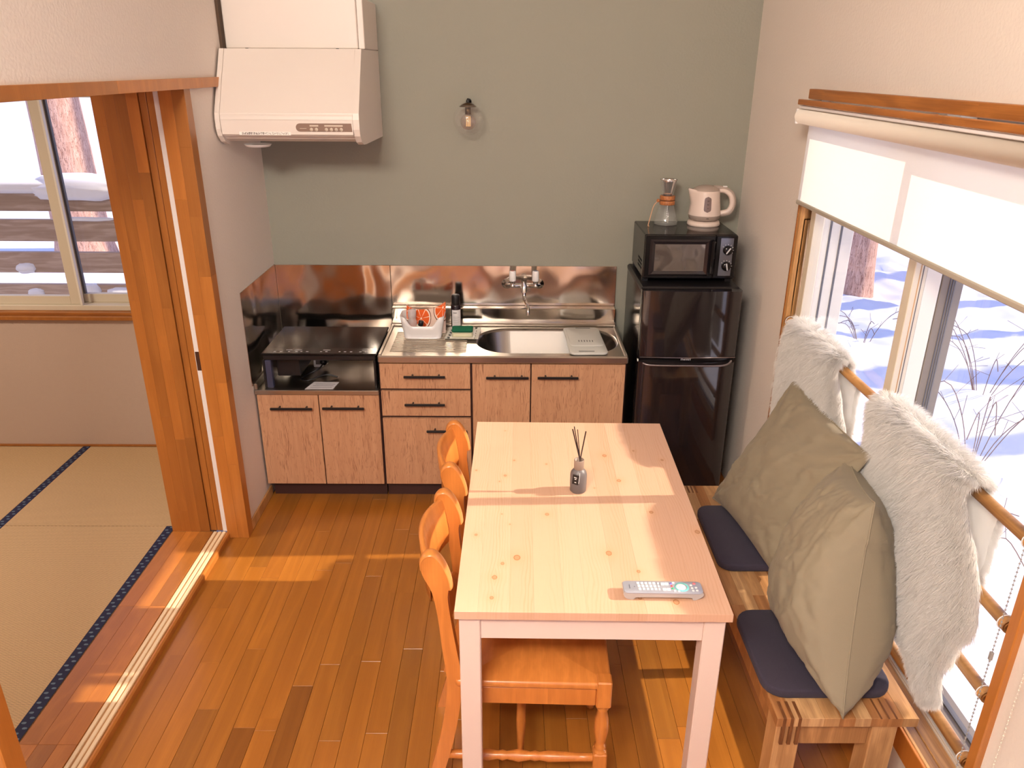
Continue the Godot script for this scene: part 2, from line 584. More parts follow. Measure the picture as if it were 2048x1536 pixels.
# ---------------------------------------------------------------- windows
func sash(parent: Node, x0: float, x1: float, y0: float, y1: float, z0: float, z1: float, w: float, m: Material, dark: Material) -> void:
	# sash in the plane of the right wall
	obj("stile", B(x0, x1, y0, y1, z0, z0 + w, 0.002), m, parent)
	obj("stile", B(x0, x1, y0, y1, z1 - w, z1, 0.002), dark, parent)
	obj("rail", B(x0, x1, y0, y0 + w, z0 + w, z1 - w, 0.002), m, parent)
	obj("rail", B(x0, x1, y1 - w, y1, z0 + w, z1 - w, 0.002), m, parent)
	var xm := (x0 + x1) / 2
	obj("gasket", B(xm - 0.008, xm + 0.008, y0 + w, y0 + w + 0.006, z0 + w, z1 - w), M.rubber, parent)
	var g := st()
	quad(g, Vector3(xm, y0 + w, z0 + w), Vector3(xm, y0 + w, z1 - w), Vector3(xm, y1 - w, z1 - w), Vector3(xm, y1 - w, z0 + w))
	obj("pane", g, M.glass, parent)

func big_window(z0: float, z1: float) -> void:
	var w := shell("window_1" if z0 < 2.0 else "added_window_3")
	var zm := (z0 + z1) / 2 + 0.044
	# wooden reveal, slightly proud of the wall
	var pr: Material = M.pine
	obj("casing", B(W - 0.016, W + 0.06, 0.19, 1.966, z0 - 0.035, z0, 0.003), pr, w)
	obj("casing", B(W - 0.016, W + 0.06, 0.19, 1.966, z1, z1 + 0.035, 0.003), M.orange[0], w)
	obj("casing_face", B(W - 0.0185, W - 0.0155, 0.19, 1.966, z0 - 0.036, z0 - 0.027), M.orange[4], w)
	obj("sill_board", B(W + 0.043, W + 0.09, 0.22, 0.252, z0, z1, 0.002), pr, w)
	obj("sill_board", B(W + 0.006, W + 0.0415, 0.22, 0.25, z0, z1, 0.002), pr, w)
	obj("sill_front", B(W - 0.004, W + 0.006, 0.165, 0.249, z0, z1, 0.002), M.orange[2], w)
	# aluminium frame
	obj("frame", B(W + 0.09, W + 0.20, 0.22, 0.258, z0, z1, 0.002), M.alu_light, w)
	obj("frame", B(W + 0.06, W + 0.20, 1.986, 2.004, z0, z1, 0.002), M.alu_light, w)
	for i in 4:
		obj("track", B(W + 0.092 + i * 0.012, W + 0.098 + i * 0.012, 0.258, 0.265, z0, z1, 0.001), M.alu_light, w)
	for a in [[z0, z0 + 0.022], [z1 - 0.022, z1]]:
		obj("frame", B(W + 0.06, W + 0.20, 0.276, 1.986, a[0], a[1], 0.002), M.alu_light, w)
		for xg in [0.1, 0.145]:
			obj("frame_groove", B(W + xg, W + xg + 0.008, 0.276, 1.986, a[0] + (0.0225 if a[0] == z0 else -0.0035), a[1] + (0.003 if a[0] == z0 else -0.0225)), M.rubber, w)
	var inner := Node3D.new()
	inner.name = "inner_sash"
	w.add_child(inner)
	sash(inner, W + 0.017, W + 0.056, 0.262, 1.986, z0 + 0.022, zm + 0.002, 0.046, M.alu, M.alu)
	obj("interlock", B(W + 0.057, W + 0.106, 0.265, 1.985, zm - 0.042, zm - 0.003, 0.002), M.alu_light, w)
	for xg in [0.034, 0.042]: obj("groove_bead", B(W + xg, W + xg + 0.0025, 0.31, 1.94, zm + 0.001, zm + 0.003), M.rubber if xg > 0.04 else M.pine, w)
	for xg in [0.131, 0.139, 0.146]: obj("groove_bead", B(W + xg, W + xg + 0.003, 0.31, 1.94, zm - 0.0025, zm + 0.0005), M.rubber, w)
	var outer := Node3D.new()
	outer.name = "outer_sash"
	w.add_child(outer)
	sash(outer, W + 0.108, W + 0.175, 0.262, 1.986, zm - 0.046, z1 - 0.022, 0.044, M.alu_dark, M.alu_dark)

func make_windows() -> void:
	big_window(0.9, 2.57)
	big_window(3.3, 4.7)  # unseen side window, added so sun on its floor fills the room
	# glazed opening behind the camera, up in the gable
	var g := shell("window_4")
	obj("frame", B(0.3, 0.36, 0.3, 2.3, 5.02, 5.1), M.pine, g)
	obj("frame", B(2.04, 2.1, 0.3, 2.3, 5.02, 5.1), M.pine, g)
	obj("frame", B(1.17, 1.23, 0.3, 2.3, 5.02, 5.1), M.pine, g)
	obj("frame", B(0.36, 2.04, 0.3, 0.36, 5.02, 5.1), M.pine, g)
	obj("frame", B(0.36, 2.04, 2.24, 2.3, 5.02, 5.1), M.pine, g)
	for x in [0.36, 1.23]:
		var s := st()
		quad(s, Vector3(x, 0.36, 5.06), Vector3(x + 0.81, 0.36, 5.06), Vector3(x + 0.81, 2.24, 5.06), Vector3(x, 2.24, 5.06))
		obj("pane", s, M.glass, g)

# ---------------------------------------------------------------- fill lamps added out of view to brighten the rooms
func make_fill_lamps() -> void:
	var glow := mat(c8(255, 244, 228), 0.6)
	glow.emission_enabled = true
	glow.emission = c8(255, 240, 220)
	glow.emission_energy_multiplier = 1.2
	var tl := thing("added_ceiling_lamp", "round fill lamp added on the tatami room ceiling", "lamp", Vector3(-1.9, 2.4, 1.6))  # unseen lamp, added to lift the light on mats and walls
	var ds := st(true)
	lathe(ds, [Vector2(0, 2.34), Vector2(0.2, 2.345), Vector2(0.25, 2.37), Vector2(0.25, 2.4), Vector2(0, 2.4)], Vector3(-1.9, 0, 1.6), 32)
	obj("diffuser", ds, glow, tl)
	var tli := AreaLight3D.new()
	tli.name = "fill_light"
	tli.area_size = Vector2(0.4, 0.4)
	tli.light_color = Color(1.0, 0.93, 0.84)
	tli.light_energy = 4.4
	tli.area_range = 12.0
	tli.area_attenuation = 2.0
	tli.shadow_enabled = true
	add_child(tli)
	tli.look_at_from_position(Vector3(-1.9, 2.33, 1.6), Vector3(-1.9, 0.0, 1.6), Vector3.RIGHT)
	for a in [[0.5, "tilted fill panel added high behind the viewer, on the doorway side"]]:
		var tilt := Basis(Vector3.RIGHT, -0.35)
		var at := Vector3(a[0], 3.16, 4.7)
		var l := thing("added_panel_lamp", a[1], "lamp", at)  # added fill light with an invented housing, aimed at the kitchen
		var hs := st()
		box(hs, at + tilt * Vector3(0, 0, 0.03), Vector3(1.06, 0.46, 0.05), 0.01, tilt)
		obj("housing", hs, M.white, l)
		hs = st()
		box(hs, at, Vector3(1.0, 0.4, 0.01), 0.003, tilt)
		obj("diffuser", hs, glow, l)
		for x in [-0.35, 0.35]: obj("hanger", B(a[0] + x - 0.008, a[0] + x + 0.008, 3.2, 3.4, 4.74, 4.756), M.white, l)
		var li := AreaLight3D.new()
		li.name = "fill_light"
		li.area_size = Vector2(1.0, 0.4)
		li.light_color = Color(1.0, 0.96, 0.91)
		li.light_energy = 10.5
		li.area_range = 12.0
		li.area_attenuation = 2.0
		li.shadow_enabled = true
		add_child(li)
		li.basis = tilt
		li.position = at + tilt * Vector3(0, 0, -0.012)

# ---------------------------------------------------------------- outdoors
func ground_y(x: float, z: float) -> float:
	var h := -0.32 + 0.12 * noi.get_noise_2d(x * 0.35, z * 0.35) + 0.09 * noi.get_noise_2d(x * 1.1 + 9.0, z * 1.1) + 0.03 * noi.get_noise_2d(x * 3.5 + 9.0, z * 3.5)
	if x < 3.0: h = lerpf(h, -0.45, clampf((3.2 - x) / 0.8, 0, 1))
	return h

func make_outside() -> void:
	var s := st(true)
	var xs := []
	var zs := []
	for i in 221:
		var k := (i - 110) / 110.0
		xs.append(4.5 + 8.0 * k + 60.0 * pow(k, 5))
		zs.append(-2.0 + 9.0 * k + 60.0 * pow(k, 5))
	var rows := []
	for z in zs:
		var r := []
		for x in xs: r.append(Vector3(x, ground_y(x, z), z))
		rows.append(r)
	skin(s, rows, false, false, false)
	var g := obj("snow_ground", s, M.snow)
	g.set_meta("kind", "structure")
	tag(g, "deep uneven snow covering the ground outside the windows", "snow")
	# trunks: x, z, radius at the base, label
	var list := [
		[5.28, -4.75, 0.19, "reddish tree trunk standing nearest beyond the far pane of the big window"],
		[6.75, -7.4, 0.22, "tree trunk farther off, right of the nearest trunk beyond the far pane"],
		[-4.85, -7.0, 0.36, "thick pinkish tree trunk seen through the tatami room window"],
		[8.6, -4.2, 0.14, "slim tree trunk beyond the near pane of the big window"],
		[9.5, -9.5, 0.2, "far tree trunk behind the others in the snow"],
		[10.5, -0.9, 0.15, "tree trunk hidden by the blind, nearest to the window's sun side"],
		[12.5, -2.3, 0.2, "tree trunk hidden by the blind, second on the sun side"],
		[11.0, -3.3, 0.13, "tree trunk hidden by the blind, third on the sun side"],
		[13.5, -5.6, 0.22, "tree trunk hidden by the blind, fourth on the sun side"],
	]
	for a in list:
		var y := ground_y(a[0], a[1]) - 0.25
		var t := thing("tree", a[3], "tree", Vector3(a[0], y, a[1]), "conifers in the snow")
		var rr := []
		var lean := rng.randf_range(-0.03, 0.03)
		for i in 40:
			var h := 9.0 * i / 39.0
			var row := []
			for j in 28:
				var q := TAU * j / 28
				var r: float = a[2] * (1.0 - 0.05 * h) * (1.0 + 0.9 * exp(-h * 4.0) * (0.5 + 0.5 * noi.get_noise_2d(cos(q) * 2.0, sin(q) * 2.0))) * (1.0 + 0.05 * noi.get_noise_3d(cos(q) * 4.0, h * 0.8, sin(q) * 4.0))
				row.append(Vector3(a[0] + lean * h + r * cos(q), y + h, a[1] + r * sin(q)))
			rr.append(row)
		var ts := st(true)
		skin(ts, rr, true, false, false)
		obj("trunk", ts, M.bark, t)
	# bare twigs poking out of the snow
	var twig := mat(c8(120, 92, 82), 0.8)
	for b in [[4.35, -0.55, "bare twiggy shrub arching over the snow, tallest beyond the near pane", 9, 0.8], [5.0, -1.6, "low bare twigs in the snow behind the arching shrub", 9, 0.7], [4.6, -2.9, "small bare twigs in the snow beyond the far pane", 7, 0.4], [4.9, 0.3, "thin bare stems in the snow at the right edge of the glass", 6, 0.6], [3.7, 0.55, "short dry stems lying on the snow near the window", 6, 0.35]]:
		var gy := ground_y(b[0], b[1])
		var t := thing("bare_shrub", b[2], "shrub", Vector3(b[0], gy, b[1]), "bare shrubs in the snow")
		for i in b[3]:
			var q := rng.randf() * TAU
			var l: float = b[4] * rng.randf_range(0.55, 1.1)
			var o := Vector3(cos(q), 0, sin(q))
			var p0 := Vector3(b[0], gy - 0.05, b[1]) + o * 0.05
			var pts := curve([p0, p0 + Vector3(0, l * 0.5, 0) + o * l * 0.2, p0 + Vector3(0, l * 0.85, 0) + o * l * 0.5, p0 + Vector3(0, l * rng.randf_range(0.6, 1.0), 0) + o * l * 0.95], 4)
			var ss := st(true)
			tube(ss, pts, 0.003, 5)
			for k in 3:
				var st0: Vector3 = pts[4 + k * 2]
				var e := Vector3(rng.randf_range(-1, 1), rng.randf_range(0.1, 1), rng.randf_range(-1, 1)) * l * 0.22
				tube(ss, [st0, st0 + e], 0.0016, 4)
			obj("twig", ss, twig, t)
	# terrace fence of weathered boards behind the tatami room window, with snow on it
	var fence := thing("board_fence", "grey weathered board fence with snow outside the tatami room window", "fence", Vector3(-2.3, 0.3, -1.0))
	var fm := []
	for k in 4: fm.append(textured(c8(198 + 8 * k, 176 + 8 * k, 162 + 8 * k), T.grain_x, Vector3(0.6, 1.8, 1.0), 0.85, Vector3(0.3 * k, 0.2 * k, 0)))
	var ys := [[1.205, 1.355], [1.01, 1.15], [0.80, 0.937], [0.60, 0.72], [0.38, 0.52]]
	for k in 5:
		obj("board", B(-4.4, -0.2, ys[k][0], ys[k][1], -1.04, -1.0, 0.004), fm[k % 4], fence)
	for x in [-4.2, -2.86, -0.6]:
		obj("post", B(x, x + 0.09, -0.6, 1.33, -1.14, -1.045, 0.004), fm[1], fence)
	# snow lying along the top board and in lumps
	var lumps := [[-2.35, 1.355, 2.2, 0.055, 0.08, "long bank of snow lying along the top fence board"], [-1.5, 1.33, 0.32, 0.085, 0.10, "thick rounded lump of snow hanging over the top fence board"], [-1.95, 0.82, 0.06, 0.035, 0.05, "small round lump of snow stuck to the third fence board"], [-1.92, 0.655, 0.05, 0.03, 0.04, "little ragged snow clump on the fourth board at the frame edge"], [-1.55, 0.66, 0.06, 0.05, 0.05, "upright snow clump on the fourth board behind the window stile"], [-1.34, 0.64, 0.11, 0.045, 0.06, "ragged snow clump on the fourth board right of the window stile"], [-1.5, 1.152, 0.2, 0.012, 0.03, "thin snow strip on the second fence board"]]
	for a in lumps:
		var ss := st(true)
		var rws := []
		for i in 15:
			var v := PI * i / 14.0
			var r := []
			for j in 20:
				var q := TAU * j / 20
				var d := Vector3(sin(v) * cos(q) , cos(v), sin(v) * sin(q))
				var f := 1.0 + 0.22 * noi.get_noise_3d(d.x * 1.7 + a[0] * 9.0, d.y * 1.7, d.z * 1.7)
				var half: float = a[2]
				r.append(Vector3(a[0] + signf(d.x) * pow(absf(d.x), 0.6) * half * f, a[1] + d.y * a[3] * f + a[3] * 0.35, -1.0 + d.z * a[4] * f))
			rws.append(r)
		skin(ss, rws, true, false, true)
		tag(obj("snow_lump", ss, M.snow), a[5], "snow", "snow lying on the board fence")

# ---------------------------------------------------------------- the tatami room
func make_tatami_room() -> void:
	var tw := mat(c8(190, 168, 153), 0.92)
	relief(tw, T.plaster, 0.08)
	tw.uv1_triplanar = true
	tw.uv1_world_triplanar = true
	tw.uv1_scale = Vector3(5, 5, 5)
	var w := shell("wall_tatami_back")
	obj("wall_face", B(-3.05, -0.35, -0.02, 0.82, -0.15, 0.0), tw, w)
	obj("wall_face", B(-3.05, -0.35, 2.02, 2.5, -0.15, 0.0), tw, w)
	obj("wall_face", B(-3.05, -2.35, 0.82, 2.02, -0.15, 0.0), tw, w)
	obj("wall_face", B(-0.72, -0.35, 0.82, 2.02, -0.15, 0.0), tw, w)
	shell("wall_tatami_left", B(-3.2, -3.05, -0.02, 2.5, -0.15, 3.2), tw)
	shell("wall_tatami_near", B(-3.05, -0.35, -0.02, 2.5, 3.05, 3.2), tw)
	shell("ceiling_tatami", B(-3.2, -0.35, 2.4, 2.55, -0.15, 3.2), M.ceiling)
	shell("floor_tatami", B(-3.2, -0.355, -0.12, -0.02, -0.15, 3.2), M.gap)
	shell("baseboard_tatami", B(-3.05, -0.36, 0.03, 0.04, 0.0, 0.012), M.orange[4])
	# mats
	var mm := textured(c8(222, 188, 146), T.tatami, Vector3(3.2, 3.2, 3.2), 0.75)
	relief(mm, T.tatami, 0.12)
	var bm := mat(Color(1, 1, 1), 0.8)
	bm.albedo_texture = T.border
	for a in [[-1.224, -0.357, 0.013, 0.845, true, false, "half tatami mat behind the wide jamb board, below the window wall"], [-2.12, -1.226, 0.013, 1.8, false, false, "tatami mat at the far left beyond the dark blue border"], [-1.224, -0.357, 0.848, 2.7, false, true, "near tatami mat with the dark blue border along the threshold"]]:
		var t := thing("tatami_mat", a[6], "tatami mat", Vector3((a[0] + a[1]) / 2, 0.0, (a[2] + a[3]) / 2), "tatami mats")
		obj("straw_mat", B(a[0], a[1], -0.02, 0.03, a[2], a[3], 0.002), mm, t)
		for side in 2:
			if not a[4 + side] and not (side == 0 and a[2] > 0.5): continue
			var x: float = a[0] if side == 0 else a[1] - 0.042
			var s := st()
			var n = (a[3] - a[2]) / 0.09
			quad_uv(s, Vector3(x, 0.0312, a[3]), Vector3(x, 0.0312, a[2]), Vector3(x + 0.042, 0.0312, a[2]), Vector3(x + 0.042, 0.0312, a[3]), Vector2(0, n), Vector2(0, 0), Vector2(1, 0), Vector2(1, n))
			bx(s, x, x + 0.042, 0.0295, 0.031, a[2], a[3])
			obj("cloth_border", s, bm, t)
	# window
	var f := shell("window_2")
	obj("sill", B(-2.4, -0.7, 0.80, 0.822, -0.14, 0.03, 0.003), M.orange[4], f)
	obj("sill_front", B(-2.4, -0.7, 0.822, 0.838, -0.14, 0.005, 0.002), M.orange_z, f)
	obj("frame", B(-2.35, -0.72, 0.838, 0.868, -0.15, -0.03, 0.003), M.alu, f)
	obj("frame", B(-2.35, -0.72, 1.97, 2.02, -0.15, -0.03, 0.003), M.alu, f)
	for x in [-2.35, -0.76]: obj("frame", B(x, x + 0.04, 0.868, 1.97, -0.15, -0.03, 0.003), M.alu, f)
	for a in [[-2.31, -1.095, -0.085, -0.05, M.alu], [-1.15, -0.76, -0.13, -0.095, M.alu]]:
		var sh := Node3D.new()
		sh.name = "sash"
		f.add_child(sh, true)
		obj("stile", B(a[0], a[0] + 0.05, 0.868, 1.97, a[2], a[3], 0.002), M.alu, sh)
		obj("stile", B(a[1] - 0.055, a[1], 0.868, 1.97, a[2], a[3], 0.002), M.alu, sh)
		obj("rail", B(a[0] + 0.05, a[1] - 0.055, 0.868, 0.915, a[2], a[3], 0.002), M.alu, sh)
		obj("rail", B(a[0] + 0.05, a[1] - 0.055, 1.93, 1.97, a[2], a[3], 0.002), M.alu, sh)
		var zz: float = (a[2] + a[3]) / 2
		obj("gasket", B(a[0] + 0.05, a[0] + 0.062, 0.915, 1.93, zz - 0.006, zz + 0.012), M.rubber, sh)
		var g := st()
		quad(g, Vector3(a[0] + 0.05, 0.915, zz), Vector3(a[1] - 0.055, 0.915, zz), Vector3(a[1] - 0.055, 1.93, zz), Vector3(a[0] + 0.05, 1.93, zz))
		obj("pane", g, M.glass, sh)
	obj("bead", B(-1.088, -1.078, 0.868, 1.97, -0.048, -0.03), M.alu_light, f)

# ---------------------------------------------------------------- kitchen run
func bar_handle(parent: Node, x0: float, x1: float, y: float, z := 0.55) -> void:
	var s := st()
	bx(s, x0, x1, y - 0.006, y + 0.006, z + 0.024, z + 0.034, 0.002)
	var w := x1 - x0
	for k in [0.2, 0.84]:
		tube(s, [Vector3(x0 + w * k, y, z), Vector3(x0 + w * k, y, z + 0.026)], 0.005, 8, false)
	obj("handle", s, M.black, parent)

func front(parent: Node, called: String, x0: float, x1: float, y0: float, y1: float, h0: float, h1: float, hy: float, k: int) -> void:
	var d := obj(called, B(x0, x1, y0, y1, 0.531, 0.55, 0.0012), M.laminate[k % 4], parent)
	bar_handle(d, h0, h1, hy)

func make_kitchen() -> void:
	# range base cabinet
	var rc := thing("range_cabinet", "low wood-look base cabinet with two doors under the cooktop", "cabinet", Vector3(0.31, 0.0, 0.28))
	obj("carcass", B(0.005, 0.611, 0.093, 0.596, 0.06, 0.53), M.dark_wood, rc)
	obj("toe_kick", B(0.02, 0.609, 0.0, 0.093, 0.06, 0.487), M.dark_wood, rc)
	front(rc, "door", 0.010, 0.308, 0.096, 0.592, 0.077, 0.283, 0.529, 0)
	front(rc, "door", 0.313, 0.607, 0.096, 0.592, 0.332, 0.537, 0.532, 1)
	var rt := thing("steel_counter", "thin steel shelf top over the low cabinet, under the cooktop", "worktop", Vector3(0.31, 0.596, 0.28))
	obj("plate", B(0.004, 0.611, 0.596, 0.62, 0.015, 0.56, 0.003), M.steel_flat, rt)
	obj("side_upstand", B(0.004, 0.02, 0.62, 0.652, 0.015, 0.555, 0.003), M.steel_flat, rt)
	# sink base cabinet
	var sc := thing("sink_cabinet", "long wood-look sink cabinet with three drawers and two doors", "cabinet", Vector3(1.21, 0.0, 0.28))
	for a in [[0.6135, 0.632, 0.093, 0.764, 0.06, 0.53], [1.056, 1.07, 0.111, 0.6, 0.08, 0.53], [1.797, 1.815, 0.093, 0.764, 0.06, 0.53], [0.632, 1.797, 0.093, 0.111, 0.06, 0.53], [0.632, 1.797, 0.111, 0.764, 0.06, 0.075], [0.632, 1.797, 0.111, 0.764, 0.515, 0.5305]]:
		obj("carcass_panel", B(a[0], a[1], a[2], a[3], a[4], a[5]), M.dark_wood, sc)
	obj("toe_kick", B(0.616, 1.81, 0.0, 0.093, 0.06, 0.487), M.dark_wood, sc)
	front(sc, "drawer", 0.620, 1.057, 0.628, 0.758, 0.738, 0.938, 0.70, 2)
	front(sc, "drawer", 0.620, 1.057, 0.482, 0.615, 0.736, 0.933, 0.553, 3)
	front(sc, "drawer", 0.620, 1.057, 0.097, 0.468, 0.838, 1.04, 0.410, 1)
	front(sc, "door", 1.068, 1.349, 0.097, 0.758, 1.135, 1.340, 0.697, 0)
	front(sc, "door", 1.355, 1.808, 0.097, 0.758, 1.383, 1.580, 0.698, 3)
	# steel sink top: draining half and basin half
	var sk := thing("kitchen_sink", "stainless steel sink top with ribbed drainboard and oblong basin", "sink", Vector3(1.215, 0.764, 0.31))
	var s := st()
	bx(s, 0.615, 1.06, 0.786, 0.80, 0.06, 0.555)
	bx(s, 0.615, 1.817, 0.766, 0.803, 0.548, 0.566, 0.006)
	bx(s, 0.615, 0.633, 0.786, 0.806, 0.06, 0.55, 0.004)
	bx(s, 1.80, 1.817, 0.786, 0.806, 0.06, 0.55, 0.004)
	obj("drainboard", s, M.steel_flat, sk)
	for k in 15:
		obj("drain_rib", B(0.665, 1.035, 0.7995, 0.8035, 0.2 + k * 0.0205, 0.2 + k * 0.0205 + 0.009, 0.0018), M.steel_flat, sk)
	var bs := st(true)
	var rows := []
	var cen := Vector2(1.436, 0.318)
	for lv in [[0.0, 0.80, 1.0], [0.006, 0.797, 1.0], [0.014, 0.786, 1.0], [0.035, 0.66, 1.0], [0.06, 0.635, 1.0], [0.1, 0.63, 1.0]]:
		var o := rounded(0.715 - 2 * lv[0], 0.385 - 2 * lv[0], 0.17 - lv[0] * 0.7, 10)
		var r := []
		for q in o: r.append(Vector3(cen.x + q.x, lv[1], cen.y + q.y))
		rows.append(r)
	skin(bs, rows, true, false, true)
	fan(bs, rows[-1], Vector3(cen.x, 0.628, cen.y), true)
	obj("basin", bs, M.steel_dull, sk)
	var ring := st()
	var rim := []
	for q in rows[0]:
		var d := Vector2(q.x - 1.4375, q.z - 0.3075)
		var f := minf(0.3775 / maxf(absf(d.x), 1e-4), 0.2475 / maxf(absf(d.y), 1e-4))
		rim.append(Vector3(1.4375 + d.x * f, 0.80, 0.3075 + d.y * f))
	skin(ring, [rows[0], rim], true, false, false)
	for c in [Vector3(1.06, 0.8, 0.06), Vector3(1.815, 0.8, 0.06), Vector3(1.06, 0.8, 0.555), Vector3(1.815, 0.8, 0.555)]:
		var near: Array = rim.duplicate()
		near.sort_custom(func(a, b): return a.distance_squared_to(c) < b.distance_squared_to(c))
		tri(ring, near[0], near[1], c)
	obj("basin_deck", ring, M.steel_flat, sk)
	obj("back_step", B(0.615, 1.815, 0.80, 0.818, 0.055, 0.10, 0.005), M.steel_flat, sk)
	obj("back_upstand", B(0.615, 1.815, 0.80, 0.89, 0.012, 0.06, 0.004), M.steel, sk)
	obj("drain", B(1.40, 1.47, 0.627, 0.632, 0.28, 0.35, 0.002), M.chrome, sk)
	# splash plates
	tag(obj("splash_plate", B(0.613, 1.8155, 0.886, 1.108, 0.001, 0.008, 0.0015), M.steel), "polished steel splash plate behind the sink and tap", "splashback", "steel splash plates")
	tag(obj("splash_plate", B(0.003, 0.612, 0.62, 1.108, 0.001, 0.006, 0.0015), M.steel), "polished steel splash plate behind the cooktop", "splashback", "steel splash plates")
	tag(obj("splash_plate", B(0.0005, 0.0035, 0.645, 1.112, 0.007, 0.572, 0.001), M.steel), "polished steel splash plate on the side wall beside the cooktop", "splashback", "steel splash plates")
	# cooktop on its stand
	var ck := thing("induction_cooktop", "black glass induction cooktop on a black metal stand", "cooktop", Vector3(0.325, 0.62, 0.32))
	obj("glass_top", B(0.05, 0.606, 0.792, 0.802, 0.115, 0.535, 0.003), M.gloss_black, ck)
	obj("housing", B(0.056, 0.60, 0.765, 0.792, 0.12, 0.53, 0.004), M.black, ck)
	obj("control_strip", B(0.06, 0.598, 0.8021, 0.8026, 0.455, 0.533), mat(c8(30, 25, 26), 0.2), ck)
	var mark := mat(c8(205, 198, 200), 0.5)
	for x in [0.105, 0.135, 0.175, 0.21, 0.235, 0.262, 0.33, 0.355, 0.42, 0.445, 0.475, 0.52, 0.545]:
		obj("touch_mark", B(x, x + rng.randf_range(0.007, 0.013), 0.8027, 0.8031, 0.503, 0.511), mark, ck)
	for a in [[0.16, 0.19], [0.20, 0.236], [0.53, 0.56], [0.34, 0.375]]:
		obj("touch_mark", B(a[0], a[1], 0.8027, 0.8031, 0.481, 0.486), mark, ck)
	obj("stand_panel", B(0.05, 0.062, 0.62, 0.765, 0.12, 0.53, 0.003), M.black, ck)
	obj("stand_panel", B(0.588, 0.60, 0.62, 0.765, 0.12, 0.53, 0.003), M.black, ck)
	obj("stand_leg", B(0.062, 0.092, 0.62, 0.765, 0.50, 0.53, 0.003), mat(c8(60, 62, 84), 0.3), ck)
	obj("inner_box", B(0.10, 0.215, 0.66, 0.765, 0.14, 0.47, 0.004), M.black, ck)  # black box filling the left part under the cooktop
	var ou := thing("power_socket", "small white power socket under the cooktop with a black plug in it", "socket", Vector3(0.255, 0.62, 0.25))
	obj("socket_box", B(0.222, 0.272, 0.621, 0.685, 0.225, 0.25, 0.004), M.white, ou)
	obj("socket_face", B(0.235, 0.26, 0.638, 0.668, 0.25, 0.2515), mat(c8(90, 80, 76), 0.5), ou)
	var ps := st(true)
	tube(ps, [Vector3(0.285, 0.667, 0.245), Vector3(0.285, 0.667, 0.262), Vector3(0.286, 0.666, 0.29)], [0.021, 0.024, 0.018], 14)
	var pl := thing("power_plug", "round black plug and cable of the cooktop beside the white socket", "plug", Vector3(0.28, 0.62, 0.26))
	obj("plug_head", ps, M.black, pl)
	var cs := st(true)
	tube(cs, curve([Vector3(0.285, 0.66, 0.285), Vector3(0.27, 0.645, 0.33), Vector3(0.22, 0.627, 0.36), Vector3(0.20, 0.625, 0.42), Vector3(0.24, 0.625, 0.44), Vector3(0.32, 0.64, 0.40), Vector3(0.38, 0.627, 0.40)]), 0.0042, 8)
	obj("cable", cs, M.black, pl)
	var pa := thing("paper_card", "white printed card lying under the cooktop", "card", Vector3(0.32, 0.62, 0.48))
	var q := st()
	prism(q, PackedVector2Array([Vector2(0.248, 0.545), Vector2(0.385, 0.543), Vector2(0.397, 0.455), Vector2(0.272, 0.452)]), -0.6225, -0.6215, Transform3D(Basis(Vector3.RIGHT, PI / 2), Vector3.ZERO))
	obj("sheet", q, mat(c8(226, 220, 222), 0.7), pa)
	for k in 3:
		obj("printed_line", B(0.27 + k * 0.008, 0.375 + k * 0.004, 0.6226, 0.6229, 0.525 - k * 0.022, 0.528 - k * 0.022), mat(c8(110, 104, 110), 0.8), pa)
	# range hood
	var hd := thing("range_hood", "cream range hood with slanted front and brown button panel", "range hood", Vector3(0.32, 1.76, 0.3))
	var prof := PackedVector2Array([Vector2(0.003, 2.15), Vector2(0.456, 2.15), Vector2(0.53, 2.035), Vector2(0.612, 1.90), Vector2(0.617, 1.875), Vector2(0.616, 1.835), Vector2(0.605, 1.808), Vector2(0.575, 1.782), Vector2(0.53, 1.768), Vector2(0.469, 1.765), Vector2(0.003, 1.76)])
	var turn := Transform3D(Basis(Vector3(0, 0, 1), Vector3(0, 1, 0), Vector3(-1, 0, 0)), Vector3.ZERO)
	var hs := st()
	prism(hs, prof, -0.030, -0.010, turn)
	obj("side_cheek", hs, M.hood, hd)
	hs = st()
	prism(hs, prof, -0.613, -0.588, turn)
	obj("side_cheek", hs, M.hood, hd)
	hs = st()
	var inner := PackedVector2Array()
	for v in prof: inner.append(Vector2(v.x - 0.006 if v.x > 0.1 else v.x, v.y + 0.012 if v.y < 1.82 else v.y))
	prism(hs, inner, -0.5875, -0.0305, turn)
	obj("body", hs, M.hood, hd)
	hs = st()
	prism(hs, PackedVector2Array([Vector2(0.44, 2.149), Vector2(0.4535, 2.149), Vector2(0.6115, 1.888), Vector2(0.6135, 1.874), Vector2(0.600, 1.874), Vector2(0.59, 1.888)]), -0.585, -0.033, turn)
	obj("front_panel", hs, M.hood, hd)
	hs = st()
	prism(hs, PackedVector2Array([Vector2(0.597, 1.872), Vector2(0.6135, 1.872), Vector2(0.6125, 1.815), Vector2(0.598, 1.806)]), -0.585, -0.033, turn)
	obj("lower_strip", hs, M.hood, hd)
	obj("duct_cover", B(0.012, 0.585, 2.1515, 2.355, 0.004, 0.372, 0.004), M.hood, hd)
	obj("duct_side", B(0.586, 0.613, 2.1515, 2.352, 0.004, 0.366, 0.003), M.hood, hd)
	for x in [0.098, 0.49]: obj("clip", B(x, x + 0.012, 2.149, 2.1535, 0.373, 0.38), M.black, hd)
	var ls := st(true)
	lathe(ls, [Vector2(0.0, 1.752), Vector2(0.05, 1.754), Vector2(0.06, 1.765)], Vector3(0.14, 0, 0.49), 20)
	obj("lamp_lens", ls, M.white_gloss, hd)
	var pn := PackedVector2Array()
	for i in 9:
		var a := PI / 2 + PI * i / 8
		pn.append(Vector2(0.362 + 0.0165 * cos(a), 1.8435 + 0.0165 * sin(a)))
